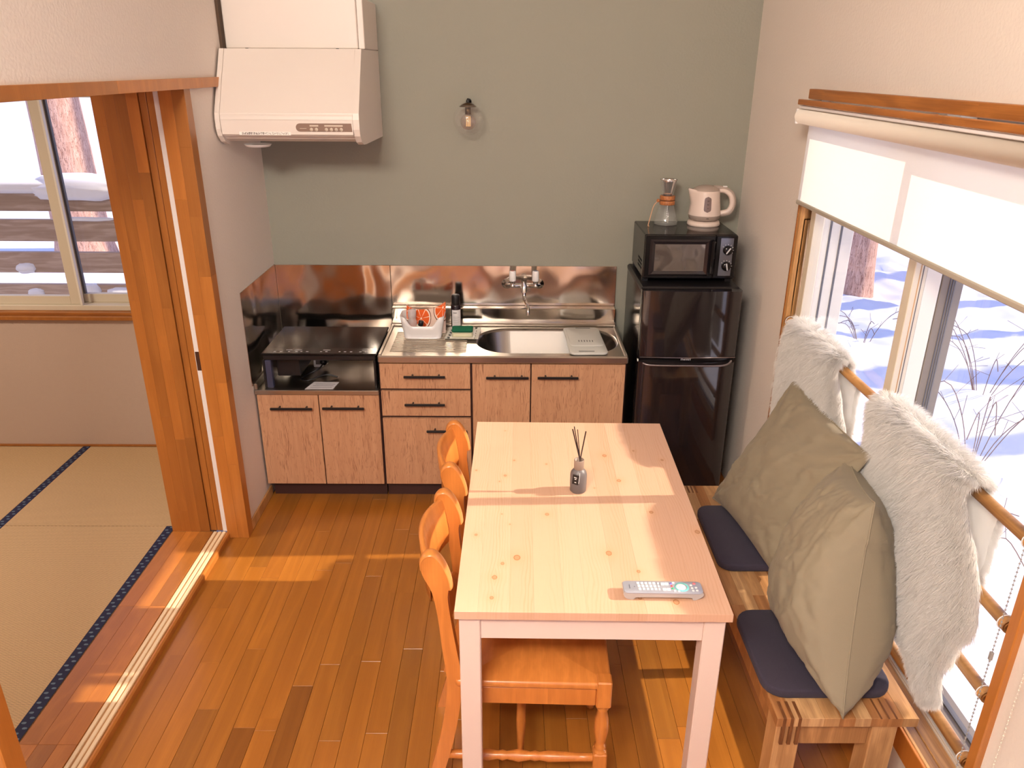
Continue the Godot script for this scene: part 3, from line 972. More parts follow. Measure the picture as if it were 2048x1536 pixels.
	pn.append(Vector2(0.5815, 1.827))
	pn.append(Vector2(0.579, 1.86))
	hs = st()
	prism(hs, pn, 0.6128, 0.6152)
	var cp := obj("control_panel", hs, mat(c8(132, 104, 88), 0.5), hd)
	var key := mat(c8(206, 190, 172), 0.5)
	for x in [0.4105, 0.4315, 0.4735, 0.4945, 0.515, 0.536]:
		var bsn := st(true)
		lathe(bsn, [Vector2(0, 0.004), Vector2(0.004, 0.004), Vector2(0.0042, 0.0025), Vector2(0.0065, 0.003), Vector2(0.0072, 0.0)], Vector3(x, 1.8355, 0.6152), 16, Basis(Vector3.RIGHT, PI / 2))
		obj("button", bsn, key, cp)
		obj("lamp_dot", B(x - 0.0018, x, 1.8432, 1.8446, 0.6152, 0.6156), key, cp)
	for a in [[0.404, 0.4405], [0.466, 0.543]]: obj("label_bar", B(a[0], a[1], 1.8478, 1.8538, 0.6152, 0.6157), key, cp)
	obj("label_bar", B(0.362, 0.39, 1.8393, 1.8412, 0.6152, 0.6157), key, cp)
	var sticker := picture(400, 26, func(x, y):
		var cell: int = x / 18
		var gx: int = x % 18
		if x < 22 or x > 380 or y < 4 or y > 21 or gx > 15: return c8(246, 240, 232)
		var kk: float = noi.get_noise_2d(cell * 31.0 + (gx / 3) * 1.7, (y / 3) * 1.9)
		var ink: bool = kk > (0.0 if cell < 11 else 0.14)
		return c8(70, 60, 56) if ink else c8(246, 240, 232))
	var sm := mat(Color(1, 1, 1), 0.6)
	sm.albedo_texture = sticker
	hs = st()
	quad_uv(hs, Vector3(0.105, 1.826, 0.6142), Vector3(0.322, 1.826, 0.6142), Vector3(0.322, 1.812, 0.6136), Vector3(0.105, 1.812, 0.6136), Vector2(0, 0), Vector2(1, 0), Vector2(1, 1), Vector2(0, 1))
	obj("notice_sticker", hs, sm, hd)
	# globe lamp on the back wall
	var lp := thing("wall_lamp", "clear glass globe wall lamp with a brass cap on the grey wall", "lamp", Vector3(1.043, 1.85, 0.0))
	var brass := mat(c8(96, 66, 34), 0.3, 0.9)
	hs = st(true)
	tube(hs, [Vector3(1.043, 1.925, 0.0), Vector3(1.043, 1.925, 0.012)], [0.014, 0.012], 18)
	obj("wall_rose", hs, M.black, lp)
	hs = st(true)
	tube(hs, curve([Vector3(1.043, 1.925, 0.01), Vector3(1.043, 1.935, 0.06), Vector3(1.043, 1.938, 0.085), Vector3(1.043, 1.93, 0.09), Vector3(1.043, 1.91, 0.09)]), 0.0055, 8)
	obj("stem", hs, M.black, lp)
	hs = st(true)
	lathe(hs, [Vector2(0, 0.018), Vector2(0.012, 0.017), Vector2(0.03, 0.009), Vector2(0.042, 0.0), Vector2(0.041, -0.002), Vector2(0, -0.002)], Vector3(1.043, 1.906, 0.09), 24)
	obj("cap", hs, brass, lp)
	hs = st(true)
	lathe(hs, [Vector2(0, 0.0), Vector2(0.014, 0.0), Vector2(0.0145, -0.035), Vector2(0, -0.036)], Vector3(1.043, 1.904, 0.09), 16)
	obj("socket", hs, brass, lp)
	var globe := []
	for i in 23: globe.append(Vector2(0.074 * sin(0.42 + (PI - 0.42) * i / 22.0), 0.074 * cos(0.42 + (PI - 0.42) * i / 22.0)))
	hs = st(true)
	lathe(hs, globe, Vector3(1.043, 1.847, 0.09), 28)
	var gg := mat(Color(0.95, 0.93, 0.9, 0.06), 0.03)
	gg.transparency = BaseMaterial3D.TRANSPARENCY_ALPHA
	obj("glass_globe", hs, gg, lp)
	hs = st(true)
	var bulb := []
	for i in 19: bulb.append(Vector2(0.038 * sin(0.3 + (PI - 0.3) * i / 18.0), 0.038 * cos(0.3 + (PI - 0.3) * i / 18.0)))
	lathe(hs, bulb, Vector3(1.043, 1.836, 0.09), 22)
	var smoke := mat(c8(150, 110, 90), 0.05)
	smoke.albedo_color.a = 0.25
	smoke.transparency = BaseMaterial3D.TRANSPARENCY_ALPHA
	obj("bulb", hs, smoke, lp)
	var fil := mat(c8(255, 220, 160), 0.5)
	fil.emission_enabled = true
	fil.emission = c8(255, 190, 110)
	fil.emission_energy_multiplier = 1.1
	for k in 4:
		hs = st(true)
		var x := 1.034 + k * 0.006
		tube(hs, [Vector3(x, 1.862, 0.092), Vector3(x + 0.002, 1.84, 0.096), Vector3(x, 1.815, 0.092)], 0.0012, 5)
		obj("filament", hs, fil, lp)

# ---------------------------------------------------------------- what stands on the sink
func make_sink_things() -> void:
	# tap on the wall
	var f := thing("wall_tap", "chrome two handle wall tap with white knobs over the sink", "tap", Vector3(1.315, 0.9, 0.05))
	for a in [[1.232, 1.262], [1.402, 1.382]]:
		var s := st(true)
		tube(s, [Vector3(a[0], 1.012, 0.008), Vector3(a[0], 1.012, 0.014), Vector3(a[0], 1.012, 0.022)], [0.028, 0.027, 0.014], 18)
		tube(s, curve([Vector3(a[0], 1.012, 0.02), Vector3(a[0], 1.014, 0.05), Vector3(a[1], 1.022, 0.082)], 5), 0.011, 12)
		obj("wall_union", s, M.chrome, f)
		s = st(true)
		tube(s, [Vector3(a[1], 1.018, 0.085), Vector3(a[1], 1.048, 0.085)], [0.013, 0.012], 14)
		obj("valve", s, M.chrome, f)
		s = st(true)
		lathe(s, [Vector2(0, 0.056), Vector2(0.014, 0.055), Vector2(0.0175, 0.049), Vector2(0.0185, 0.004), Vector2(0.016, 0.0), Vector2(0, 0)], Vector3(a[1], 1.046, 0.085), 12)
		obj("knob", s, M.white_gloss, f)
		s = st(true)
		lathe(s, [Vector2(0, 0.002), Vector2(0.011, 0.001), Vector2(0.012, 0.0)], Vector3(a[1], 1.101, 0.085), 14)
		obj("knob_cap", s, mat(c8(190, 120, 110) if a[0] < 1.3 else c8(130, 130, 150), 0.3), f)
	var s := st(true)
	tube(s, [Vector3(1.258, 1.022, 0.085), Vector3(1.386, 1.022, 0.085)], 0.012, 14)
	obj("crossbar", s, M.chrome, f)
	s = st(true)
	tube(s, [Vector3(1.322, 1.036, 0.092), Vector3(1.322, 1.022, 0.1), Vector3(1.322, 0.99, 0.1)], [0.013, 0.019, 0.015], 14)
	obj("hub", s, M.chrome, f)
	s = st(true)
	tube(s, curve([Vector3(1.322, 0.995, 0.1), Vector3(1.324, 0.968, 0.108), Vector3(1.330, 0.95, 0.135), Vector3(1.338, 0.945, 0.185), Vector3(1.341, 0.945, 0.225), Vector3(1.341, 0.93, 0.243), Vector3(1.341, 0.912, 0.246)]), 0.0095, 12)
	obj("spout", s, M.chrome, f)
	# white organiser box with a dipped front
	var c := Vector3(0.806, 0.804, 0.262)
	var bxn := thing("organizer_box", "white plastic organizer box with a dipped front on the drainboard", "box", c)
	var rows := []
	for lv in [0.0, 0.35, 0.7, 1.0]:
		var o := rounded(lerpf(0.185, 0.225, lv), lerpf(0.10, 0.135, lv), lerpf(0.02, 0.03, lv), 6, 16)
		var r := []
		for q in o:
			var h := 0.118
			if q.y > 0.0:
				var d := clampf((absf(q.x) - 0.05) / 0.045, 0.0, 1.0)
				h = lerpf(0.07, 0.118, d * d * (3.0 - 2.0 * d))
			r.append(c + Vector3(q.x, h * lv, q.y))
		rows.append(r)
	s = st(true)
	skin(s, rows, true, false, false)
	var rin := []
	for r in rows:
		var rr := []
		for q in r: rr.append(c + Vector3((q.x - c.x) * 0.975, maxf(q.y - c.y, 0.003), (q.z - c.z) * 0.96))
		rin.append(rr)
	skin(s, rin, true, false, true)
	skin(s, [rows[-1], rin[-1]], true, false, false)
	fan(s, rows[0], c, false)
	fan(s, rin[0], c + Vector3(0, 0.003, 0), true)
	obj("tub", s, M.white_gloss, bxn)
	# cloth with printed orange slices folded in the box
	var slices := picture(320, 160, func(x, y):
		var best := c8(232, 205, 190)
		for a in [[120.0, 60.0, 82.0], [300.0, 20.0, 78.0], [10.0, 30.0, 60.0], [205.0, 190.0, 70.0]]:
			var d := Vector2(x - a[0], y - a[1])
			var r = d.length() / a[2]
			if r < 1.0:
				var q := fposmod(d.angle() * 7.0 / TAU + 0.2, 1.0)
				if r > 0.93: best = c8(110, 52, 30)
				elif r > 0.80: best = c8(244, 222, 205)
				elif q < 0.09 or r < 0.08: best = c8(250, 225, 205)
				else: best = c8(226, 92, 22)
		return best)
	var om := mat(Color(1, 1, 1), 0.8)
	om.albedo_texture = slices
	s = st(true)
	rows = []
	for i in 9:
		var r := []
		for j in 25:
			var u := j / 24.0
			var v := i / 8.0
			r.append(Vector3(0.718 + 0.20 * u, 0.815 + 0.135 * v - 0.03 * (1.0 - pow(2.0 * u - 1.0, 2)) * v + 0.02 * u * v, 0.258 - 0.035 * v + 0.008 * sin(u * 9.0) - 0.012 * absf(2.0 * u - 1.0)))
		rows.append(r)
	rows.reverse()
	skin(s, rows)
	var back := []
	for r in rows:
		var rr := []
		for q in r: rr.append(q + Vector3(0, -0.002, -0.018))
		back.append(rr)
	skin(s, back, false, false, true)
	skin(s, [back[0], rows[0]])
	tag(obj("folded_cloth", s, om), "folded cloth printed with orange slices in the white box", "cloth")
	# ribbed glass jar
	var jar := thing("glass_jar", "ribbed glass jar of pink salt in the white box", "jar", Vector3(0.752, 0.808, 0.268))
	s = st(true)
	lathe(s, [Vector2(0.0, 0.0), Vector2(0.025, 0.0), Vector2(0.026, 0.01), Vector2(0.025, 0.075), Vector2(0.019, 0.088), Vector2(0.0205, 0.092), Vector2(0.0205, 0.12), Vector2(0.0, 0.12)], Vector3(0.752, 0.808, 0.268), 14)
	var gm := mat(Color(0.95, 0.92, 0.9, 0.35), 0.08)
	gm.transparency = BaseMaterial3D.TRANSPARENCY_ALPHA
	obj("glass", s, gm, jar)
	s = st(true)
	lathe(s, [Vector2(0.0, 0.004), Vector2(0.022, 0.004), Vector2(0.0225, 0.06), Vector2(0.0, 0.066)], Vector3(0.752, 0.808, 0.268), 14)
	obj("salt", s, mat(c8(205, 128, 108), 0.8), jar)
	s = st(true)
	lathe(s, [Vector2(0.0, 0.138), Vector2(0.019, 0.136), Vector2(0.0215, 0.13), Vector2(0.0215, 0.1), Vector2(0.02, 0.099)], Vector3(0.752, 0.808, 0.268), 20)
	var lid := mat(Color(0.93, 0.9, 0.9, 0.5), 0.2)
	lid.transparency = BaseMaterial3D.TRANSPARENCY_ALPHA
	obj("lid", s, lid, jar)
	# little bottle with a black cap
	var lb := thing("small_bottle", "small bottle with a black cap leaning in the white box", "bottle", Vector3(0.792, 0.808, 0.292))
	s = st(true)
	lathe(s, [Vector2(0, 0), Vector2(0.014, 0), Vector2(0.0145, 0.06), Vector2(0.009, 0.066), Vector2(0, 0.066)], Vector3(0.788, 0.808, 0.29), 14)
	obj("bottle_body", s, mat(c8(222, 214, 196), 0.5), lb)
	s = st(true)
	lathe(s, [Vector2(0.0125, 0), Vector2(0.013, 0.001), Vector2(0.013, 0.024), Vector2(0.0115, 0.026), Vector2(0, 0.026)], Vector3(0.795, 0.868, 0.294), 16, Basis(Vector3.BACK, -0.25))
	obj("cap", s, M.black, lb)
	# tall dark soap bottle
	var tb := thing("soap_bottle", "tall dark soap bottle with a white label behind the sponge tray", "bottle", Vector3(0.965, 0.804, 0.132))
	var brown := mat(c8(36, 22, 26), 0.25)
	s = st(true)
	lathe(s, [Vector2(0, 0), Vector2(0.024, 0.0), Vector2(0.026, 0.004), Vector2(0.026, 0.118), Vector2(0.0245, 0.122), Vector2(0.0235, 0.13), Vector2(0, 0.13)], Vector3(0.965, 0.804, 0.132), 24)
	obj("bottle_body", s, brown, tb)
	s = st(true)
	lathe(s, [Vector2(0.022, 0.13), Vector2(0.0225, 0.131), Vector2(0.0215, 0.176), Vector2(0.0195, 0.18), Vector2(0, 0.18)], Vector3(0.965, 0.804, 0.132), 24)
	obj("cap", s, M.black, tb)
	s = st(true)
	rows = []
	for y in [0.012, 0.104]:
		var r := []
		for j in 13:
			var a := PI / 2 + 1.0 - 2.0 * j / 12.0 - 0.2
			r.append(Vector3(0.965 + 0.0264 * cos(a), 0.804 + y, 0.132 + 0.0264 * sin(a)))
		rows.append(r)
	rows.reverse()
	skin(s, rows)
	var lt := picture(96, 140, func(x, y):
		if y > 20 and y < 26 and x > 14 and x < 50: return c8(60, 55, 55)
		if y > 50 and y < 120 and y % 9 < 3 and x > 14 and x < 60 + (y * 7) % 24: return c8(168, 162, 162)
		return c8(228, 224, 222))
	var lm := mat(Color(1, 1, 1), 0.6)
	lm.albedo_texture = lt
	obj("label_wrap", s, lm, tb)
	# patterned tray with the sponge
	var tr := thing("patterned_tray", "square white tray with a dark leaf pattern beside the sink", "tray", Vector3(1.005, 0.804, 0.24))
	var tt := picture(128, 128, func(x, y):
		var gx := fposmod(x, 24.0) - 12.0
		var gy := fposmod(y + (12.0 if (x / 24) % 2 == 0 else 0.0), 26.0) - 13.0
		var rim = x < 26 or x > 102 or y < 26 or y > 102
		if rim and pow(gx / 5.0, 2) + pow(gy / 9.0, 2) < 1.0: return c8(52, 66, 62)
		return c8(232, 230, 220))
	var tm := mat(Color(1, 1, 1), 0.3)
	tm.albedo_texture = tt
	s = st()
	var o := [Vector3(0.918, 0.814, 0.338), Vector3(0.935, 0.814, 0.148), Vector3(1.098, 0.814, 0.155), Vector3(1.089, 0.814, 0.345)]
	var mid = (o[0] + o[2]) / 2
	var inn := []
	for q in o: inn.append(mid + (q - mid) * 0.72 + Vector3(0, -0.008, 0))
	var uo := [Vector2(0, 1), Vector2(0, 0), Vector2(1, 0), Vector2(1, 1)]
	for k in 4:
		var k2 := (k + 1) % 4
		var ui = Vector2(0.5, 0.5) + (uo[k] - Vector2(0.5, 0.5)) * 0.72
		var ui2 = Vector2(0.5, 0.5) + (uo[k2] - Vector2(0.5, 0.5)) * 0.72
		quad_uv(s, o[k], o[k2], inn[k2], inn[k], uo[k], uo[k2], ui2, ui)
		quad(s, o[k2], o[k], inn[k] + Vector3(0, -0.003, 0), inn[k2] + Vector3(0, -0.003, 0))
	quad_uv(s, inn[0], inn[1], inn[2], inn[3], Vector2(0.2, 0.8), Vector2(0.2, 0.2), Vector2(0.8, 0.2), Vector2(0.8, 0.8))
	obj("dish", s, tm, tr)
	var sp := thing("sponge", "green and cream kitchen sponge lying in the patterned tray", "sponge", Vector3(1.005, 0.808, 0.26))
	var porous := noise_tex(128, 0.12, 77)
	var tilt := Basis(Vector3.RIGHT, 0.12)
	s = st(true)
	pad(s, Vector3(1.006, 0.809, 0.258), 0.106, 0.068, 0.024, 0.012, 0.004, tilt)
	obj("foam", s, relief(mat(c8(226, 220, 186), 0.9), porous, 0.2), sp)
	s = st(true)
	pad(s, Vector3(1.006, 0.833, 0.255), 0.108, 0.07, 0.009, 0.012, 0.003, tilt)
	obj("scouring_pad", s, relief(mat(c8(18, 112, 78), 0.95), porous, 0.3), sp)
	# folding drainer laid over the basin
	var dr := thing("draining_tray", "pale grey draining tray with slots lying over the basin", "tray", Vector3(1.625, 0.803, 0.35))
	var grey := mat(c8(206, 204, 196), 0.45)
	s = st(true)
	var yaw := Basis(Vector3.UP, 0.03)
	pad(s, Vector3(1.626, 0.803, 0.345), 0.185, 0.395, 0.012, 0.03, 0.003, yaw)
	obj("tray_body", s, grey, dr)
	s = st(true)
	pad(s, Vector3(1.628, 0.814, 0.315), 0.165, 0.26, 0.005, 0.022, 0.002, yaw)
	obj("raised_panel", s, grey, dr)
	for k in 6:
		obj("slot", B(1.592 + k * 0.0135, 1.596 + k * 0.0135, 0.8192, 0.8196, 0.368, 0.392), M.black, dr)
	for z in [0.165, 0.52]:
		obj("grip_slot", B(1.588 - (0.006 if z > 0.3 else -0.006), 1.664 - (0.006 if z > 0.3 else -0.006), 0.8152, 0.8157, z - 0.004, z + 0.004), mat(c8(96, 94, 90), 0.6), dr)

# ---------------------------------------------------------------- fridge, microwave and what stands on them
func make_fridge_corner() -> void:
	var f := thing("refrigerator", "glossy black two-door refrigerator in the corner by the window wall", "refrigerator", Vector3(2.1, 0.0, 0.29))
	obj("cabinet", B(1.868, 2.332, 0.02, 1.112, 0.03, 0.495, 0.006), M.gloss_black, f)
	obj("top_plate", B(1.866, 2.334, 1.1, 1.13, 0.03, 0.50, 0.008), M.black, f)
	obj("plinth", B(1.88, 2.32, 0.0, 0.05, 0.05, 0.49), M.black, f)
	var fm := mat(c8(34, 28, 29), 0.1)
	fm.clearcoat_enabled = true
	fm.clearcoat = 1.0
	fm.clearcoat_roughness = 0.05
	for a in [[0.80, 1.125, "freezer_door"], [0.06, 0.772, "fridge_door"]]:
		var s := st(true)
		var rows := []
		for i in 2:
			var r := []
			for q in [Vector2(1.866, 0.50), Vector2(1.866, 0.535), Vector2(1.870, 0.545)]: r.append(Vector3(q.x, a[i], q.y))
			for j in 15:
				var u := j / 14.0
				r.append(Vector3(1.874 + 0.452 * u, a[i], 0.548 + 0.012 * (1.0 - pow(2 * u - 1, 2))))
			for q in [Vector2(2.330, 0.545), Vector2(2.334, 0.535), Vector2(2.334, 0.50)]: r.append(Vector3(q.x, a[i], q.y))
			rows.append(r)
		skin(s, rows, true, false, true)
		s.set_smooth_group(-1)
		fan(s, rows[0], Vector3(2.1, a[0], 0.52), false)
		fan(s, rows[1], Vector3(2.1, a[1], 0.52), true)
		obj(a[2], s, fm, f)
	obj("grip_band", B(1.87, 2.33, 0.772, 0.80, 0.50, 0.538), M.gloss_black, f)
	var s := st(true)
	tube(s, curve([Vector3(1.89, 0.768, 0.552), Vector3(1.93, 0.762, 0.566), Vector3(2.1, 0.762, 0.572), Vector3(2.27, 0.762, 0.566), Vector3(2.315, 0.782, 0.552)], 6), 0.0055, 8)
	obj("grip_trim", s, mat(c8(150, 140, 140), 0.2, 0.8), f)
	s = st(true)
	tube(s, [Vector3(1.872, 0.7985, 0.553), Vector3(2.1, 0.7985, 0.563), Vector3(2.33, 0.7985, 0.553)], 0.0025, 6)
	obj("grip_trim", s, mat(c8(150, 140, 140), 0.2, 0.8), f)
	var logo := TextMesh.new()
	var font := SystemFont.new()
	font.font_names = PackedStringArray(["Droid Sans"])
	font.font_weight = 700
	logo.font = font
	logo.text = "Haier"
	logo.font_size = 32
	logo.pixel_size = 0.00062
	logo.depth = 0.001
	var lg := obj("logo", logo, mat(c8(226, 224, 226), 0.4), f)
	lg.position = Vector3(2.098, 0.786, 0.541) - origin(f)
	# microwave
	var m := thing("microwave_oven", "black microwave oven with two knobs on the refrigerator", "microwave", Vector3(2.1, 1.13, 0.24))
	obj("case", B(1.884, 2.322, 1.148, 1.358, 0.055, 0.40, 0.005), M.gloss_black, m)
	for a in [[1.9, 0.09], [2.3, 0.09], [1.9, 0.37], [2.3, 0.37]]:
		obj("foot", B(a[0] - 0.014, a[0] + 0.014, 1.13, 1.149, a[1] - 0.014, a[1] + 0.014), M.black, m)
	for k in 10:
		for j in 3:
			obj("vent_slot", B(1.8832, 1.8842, 1.18 + j * 0.018, 1.19 + j * 0.018, 0.25 + k * 0.011, 0.257 + k * 0.011), mat(c8(6, 6, 6), 0.9), m)
	var d := obj("door", B(1.886, 2.216, 1.150, 1.356, 0.40, 0.418, 0.004), M.gloss_black, m)
	# bevelled frame round the viewing glass
	s = st()
	var o := [Vector3(1.908, 1.166, 0.419), Vector3(2.192, 1.166, 0.419), Vector3(2.192, 1.338, 0.419), Vector3(1.908, 1.338, 0.419)]
	var p := [Vector3(1.918, 1.174, 0.428), Vector3(2.182, 1.174, 0.428), Vector3(2.182, 1.330, 0.428), Vector3(1.918, 1.330, 0.428)]
	var q := [Vector3(1.932, 1.188, 0.420), Vector3(2.168, 1.188, 0.420), Vector3(2.168, 1.316, 0.420), Vector3(1.932, 1.316, 0.420)]
	for k in 4:
		quad(s, o[k], p[k], p[(k + 1) % 4], o[(k + 1) % 4])
		quad(s, p[k], q[k], q[(k + 1) % 4], p[(k + 1) % 4])
	obj("door_frame", s, mat(c8(40, 34, 36), 0.12), d)
	var mg := mat(c8(150, 142, 142), 0.06, 0.85)
	mg.normal_enabled = true
	mg.normal_texture = T.wave
	mg.normal_scale = 0.4
	mg.uv1_triplanar = true
	mg.uv1_world_triplanar = true
	mg.uv1_scale = Vector3(2.2, 2.2, 2.2)
	obj("viewing_glass", B(1.932, 2.168, 1.188, 1.316, 0.4185, 0.4205), mg, d)
	obj("handle", B(2.196, 2.214, 1.172, 1.335, 0.418, 0.44, 0.006), M.gloss_black, d)
	obj("control_panel", B(2.218, 2.32, 1.150, 1.356, 0.40, 0.416, 0.004), M.gloss_black, m)
	obj("panel_face", B(2.24, 2.30, 1.165, 1.345, 0.416, 0.4175), mat(c8(120, 122, 132), 0.15, 0.6), m)
	for y in [1.288, 1.212]:
		s = st(true)
		lathe(s, [Vector2(0.022, 0), Vector2(0.021, 0.012), Vector2(0.018, 0.016), Vector2(0, 0.016)], Vector3(2.275, y, 0.4175), 20, Basis(Vector3.RIGHT, PI / 2))
		var kn := obj("knob", s, M.gloss_black, m)
		s = st()
		box(s, Vector3(2.275, y, 0.437), Vector3(0.006, 0.034, 0.008), 0.002, Basis(Vector3.BACK, -0.6 if y > 1.25 else 0.2))
		obj("pointer", s, mat(c8(200, 200, 205), 0.3), kn)
		for k in 7:
			var a := PI * 0.8 - k * 0.5
			s = st()
			box(s, Vector3(2.275 + 0.027 * cos(a), y + 0.027 * sin(a), 0.418), Vector3(0.004, 0.0012, 0.001), 0.0, Basis(Vector3.BACK, a))
			obj("dial_mark", s, M.white, kn)
	# glass coffee carafe
	var c := Vector3(2.026, 1.358, 0.145)
	var cf := thing("coffee_carafe", "glass pour over coffee carafe with a wooden collar on the microwave", "carafe", c)
	s = st(true)
	var prof := []
	for v in curve2([Vector2(0.0, 0.002), Vector2(0.05, 0.002), Vector2(0.058, 0.01), Vector2(0.056, 0.028), Vector2(0.036, 0.09), Vector2(0.027, 0.112), Vector2(0.027, 0.13), Vector2(0.034, 0.17), Vector2(0.044, 0.215)], 5): prof.append(v)
	lathe(s, prof, c, 32)
	var gl := mat(Color(0.97, 0.98, 0.97, 0.08), 0.03)
	gl.transparency = BaseMaterial3D.TRANSPARENCY_ALPHA
	obj("glass", s, gl, cf)
	var wood := textured(c8(216, 140, 84), T.grain, Vector3(6, 6, 6), 0.5)
	for a in [[0.097, 0.1185], [0.1205, 0.142]]:
		s = st(true)
		lathe(s, [Vector2(0.030, a[0]), Vector2(0.0365, a[0] + 0.001), Vector2(0.0372, a[0] + 0.003), Vector2(0.0372, a[1] - 0.003), Vector2(0.0365, a[1] - 0.001), Vector2(0.030, a[1])], c, 28)
		obj("collar", s, wood, cf)
	s = st(true)
	lathe(s, [Vector2(0.0372, 0.1185), Vector2(0.0378, 0.1195), Vector2(0.0372, 0.1205)], c, 24)
	obj("collar_cord", s, mat(c8(96, 50, 28), 0.8), cf)
	s = st(true)
	lathe(s, [Vector2(0, 0.009), Vector2(0.006, 0.007), Vector2(0.009, 0), Vector2(0.006, -0.007), Vector2(0, -0.009)], c + Vector3(-0.047, 0.118, 0.01), 14)
	obj("bead", s, wood, cf)
	s = st(true)
	tube(s, curve([c + Vector3(-0.05, 0.114, 0.012), c + Vector3(-0.072, 0.092, 0.03), c + Vector3(-0.09, 0.03, 0.05), c + Vector3(-0.097, 0.004, 0.06), c + Vector3(-0.094, 0.004, 0.07)]), 0.0022, 7)
	obj("leather_cord", s, mat(c8(214, 164, 128), 0.7), cf)
	s = st(true)
	lathe(s, [Vector2(0.0415, 0.219), Vector2(0.043, 0.2175), Vector2(0.0385, 0.21), Vector2(0.02, 0.14), Vector2(0.012, 0.125), Vector2(0, 0.124)], c, 28)
	obj("steel_filter", s, M.chrome, cf)
	s = st(true)
	tube(s, [c + Vector3(0.006, 0.012, 0.02), c + Vector3(0.006, 0.1, 0.018)], 0.0022, 7)
	obj("stirrer", s, M.chrome, cf)
	for k in 8: obj("scale_mark", B(c.x - 0.004, c.x + 0.001, c.y + 0.028 + k * 0.009, c.y + 0.032 + k * 0.009, c.z + 0.0245, c.z + 0.0255), M.white, cf)
	# kettle
	c = Vector3(2.214, 1.358, 0.15)
	var kt := thing("electric_kettle", "cream electric kettle with a water gauge on the microwave", "kettle", c)
	var cream := mat(c8(228, 208, 196), 0.35)
	var taupe := mat(c8(172, 154, 142), 0.45)
	s = st(true)
	lathe(s, [Vector2(0, 0), Vector2(0.079, 0.0), Vector2(0.081, 0.006), Vector2(0.077, 0.02), Vector2(0.06, 0.024), Vector2(0, 0.024)], c, 32)
	obj("power_base", s, cream, kt)
	s = st(true)
	lathe(s, [Vector2(0.0, 0.026), Vector2(0.066, 0.027), Vector2(0.074, 0.033), Vector2(0.078, 0.05), Vector2(0.0785, 0.053)], c, 32)
	obj("lower_body", s, taupe, kt)
	s = st(true)
	var rows := []
	for h in [0.052, 0.06, 0.08, 0.11, 0.14, 0.158, 0.168, 0.172]:
		var r := []
		for j in 40:
			var a := TAU * j / 40
			var rr = 0.079 - (h - 0.052) * 0.12 - (0.006 if h > 0.17 else 0.0)
			var beak := pow(maxf(0.0, cos(a - PI)), 14.0) * maxf(0.0, (h - 0.11) / 0.06) * 0.026
			r.append(c + Vector3((rr + beak) * cos(a), h + beak * 0.25, (rr) * sin(a)))
		rows.append(r)
	skin(s, rows, true, false, false)
	obj("upper_body", s, cream, kt)
	s = st(true)
	lathe(s, [Vector2(0.064, 0.17), Vector2(0.062, 0.176), Vector2(0.045, 0.187), Vector2(0.02, 0.193), Vector2(0, 0.194)], c, 28)
	obj("lid", s, taupe, kt)
	s = st(true)
	tube(s, curve([c + Vector3(0.05, 0.168, 0.0), c + Vector3(0.09, 0.167, 0.004), c + Vector3(0.12, 0.145, 0.008), c + Vector3(0.13, 0.105, 0.01), c + Vector3(0.115, 0.07, 0.008), c + Vector3(0.075, 0.057, 0.0)]), 0.0125, 12)
	obj("handle", s, cream, kt)
	s = st(true)
	tube(s, curve([c + Vector3(0.03, 0.183, 0.0), c + Vector3(0.085, 0.177, 0.002), c + Vector3(0.128, 0.152, 0.006), c + Vector3(0.14, 0.105, 0.008), c + Vector3(0.124, 0.062, 0.006), c + Vector3(0.075, 0.05, 0.0)]), 0.0105, 12)
	obj("handle_back", s, taupe, kt)
	obj("switch", B(c.x + 0.078, c.x + 0.1, c.y + 0.184, c.y + 0.19, c.z - 0.006, c.z + 0.01, 0.002), M.white, kt)
	# gauge window, bent round the body
	s = st(true)
	rows = []
	for i in 13:
		var v := i / 12.0
		var wdt := 0.017 * sqrt(maxf(0.0, 1.0 - pow(maxf(0.0, absf(2.0 * v - 1.0) - 0.6) / 0.4, 2)))
		var r := []
		for j in 5:
			var off := wdt * (j / 2.0 - 1.0)
			var h := 0.072 + 0.075 * v
			var a := PI / 2 + 0.06 - off / 0.072
			var rr := 0.0795 - (h - 0.052) * 0.12 + 0.0008
			r.append(c + Vector3(rr * cos(a), h, rr * sin(a)))
		rows.append(r)
	rows.reverse()
	skin(s, rows)
	obj("water_gauge", s, mat(c8(128, 108, 104), 0.2), kt)
	for k in 3: obj("gauge_mark", B(c.x - 0.008, c.x + 0.001, c.y + 0.09 + k * 0.018, c.y + 0.093 + k * 0.018, c.z + 0.0735, c.z + 0.0775), mat(c8(84, 66, 62), 0.5), kt)
	obj("maker_mark", B(c.x - 0.006, c.x + 0.006, c.y + 0.041, c.y + 0.0435, c.z + 0.0735, c.z + 0.0768), M.black, kt)

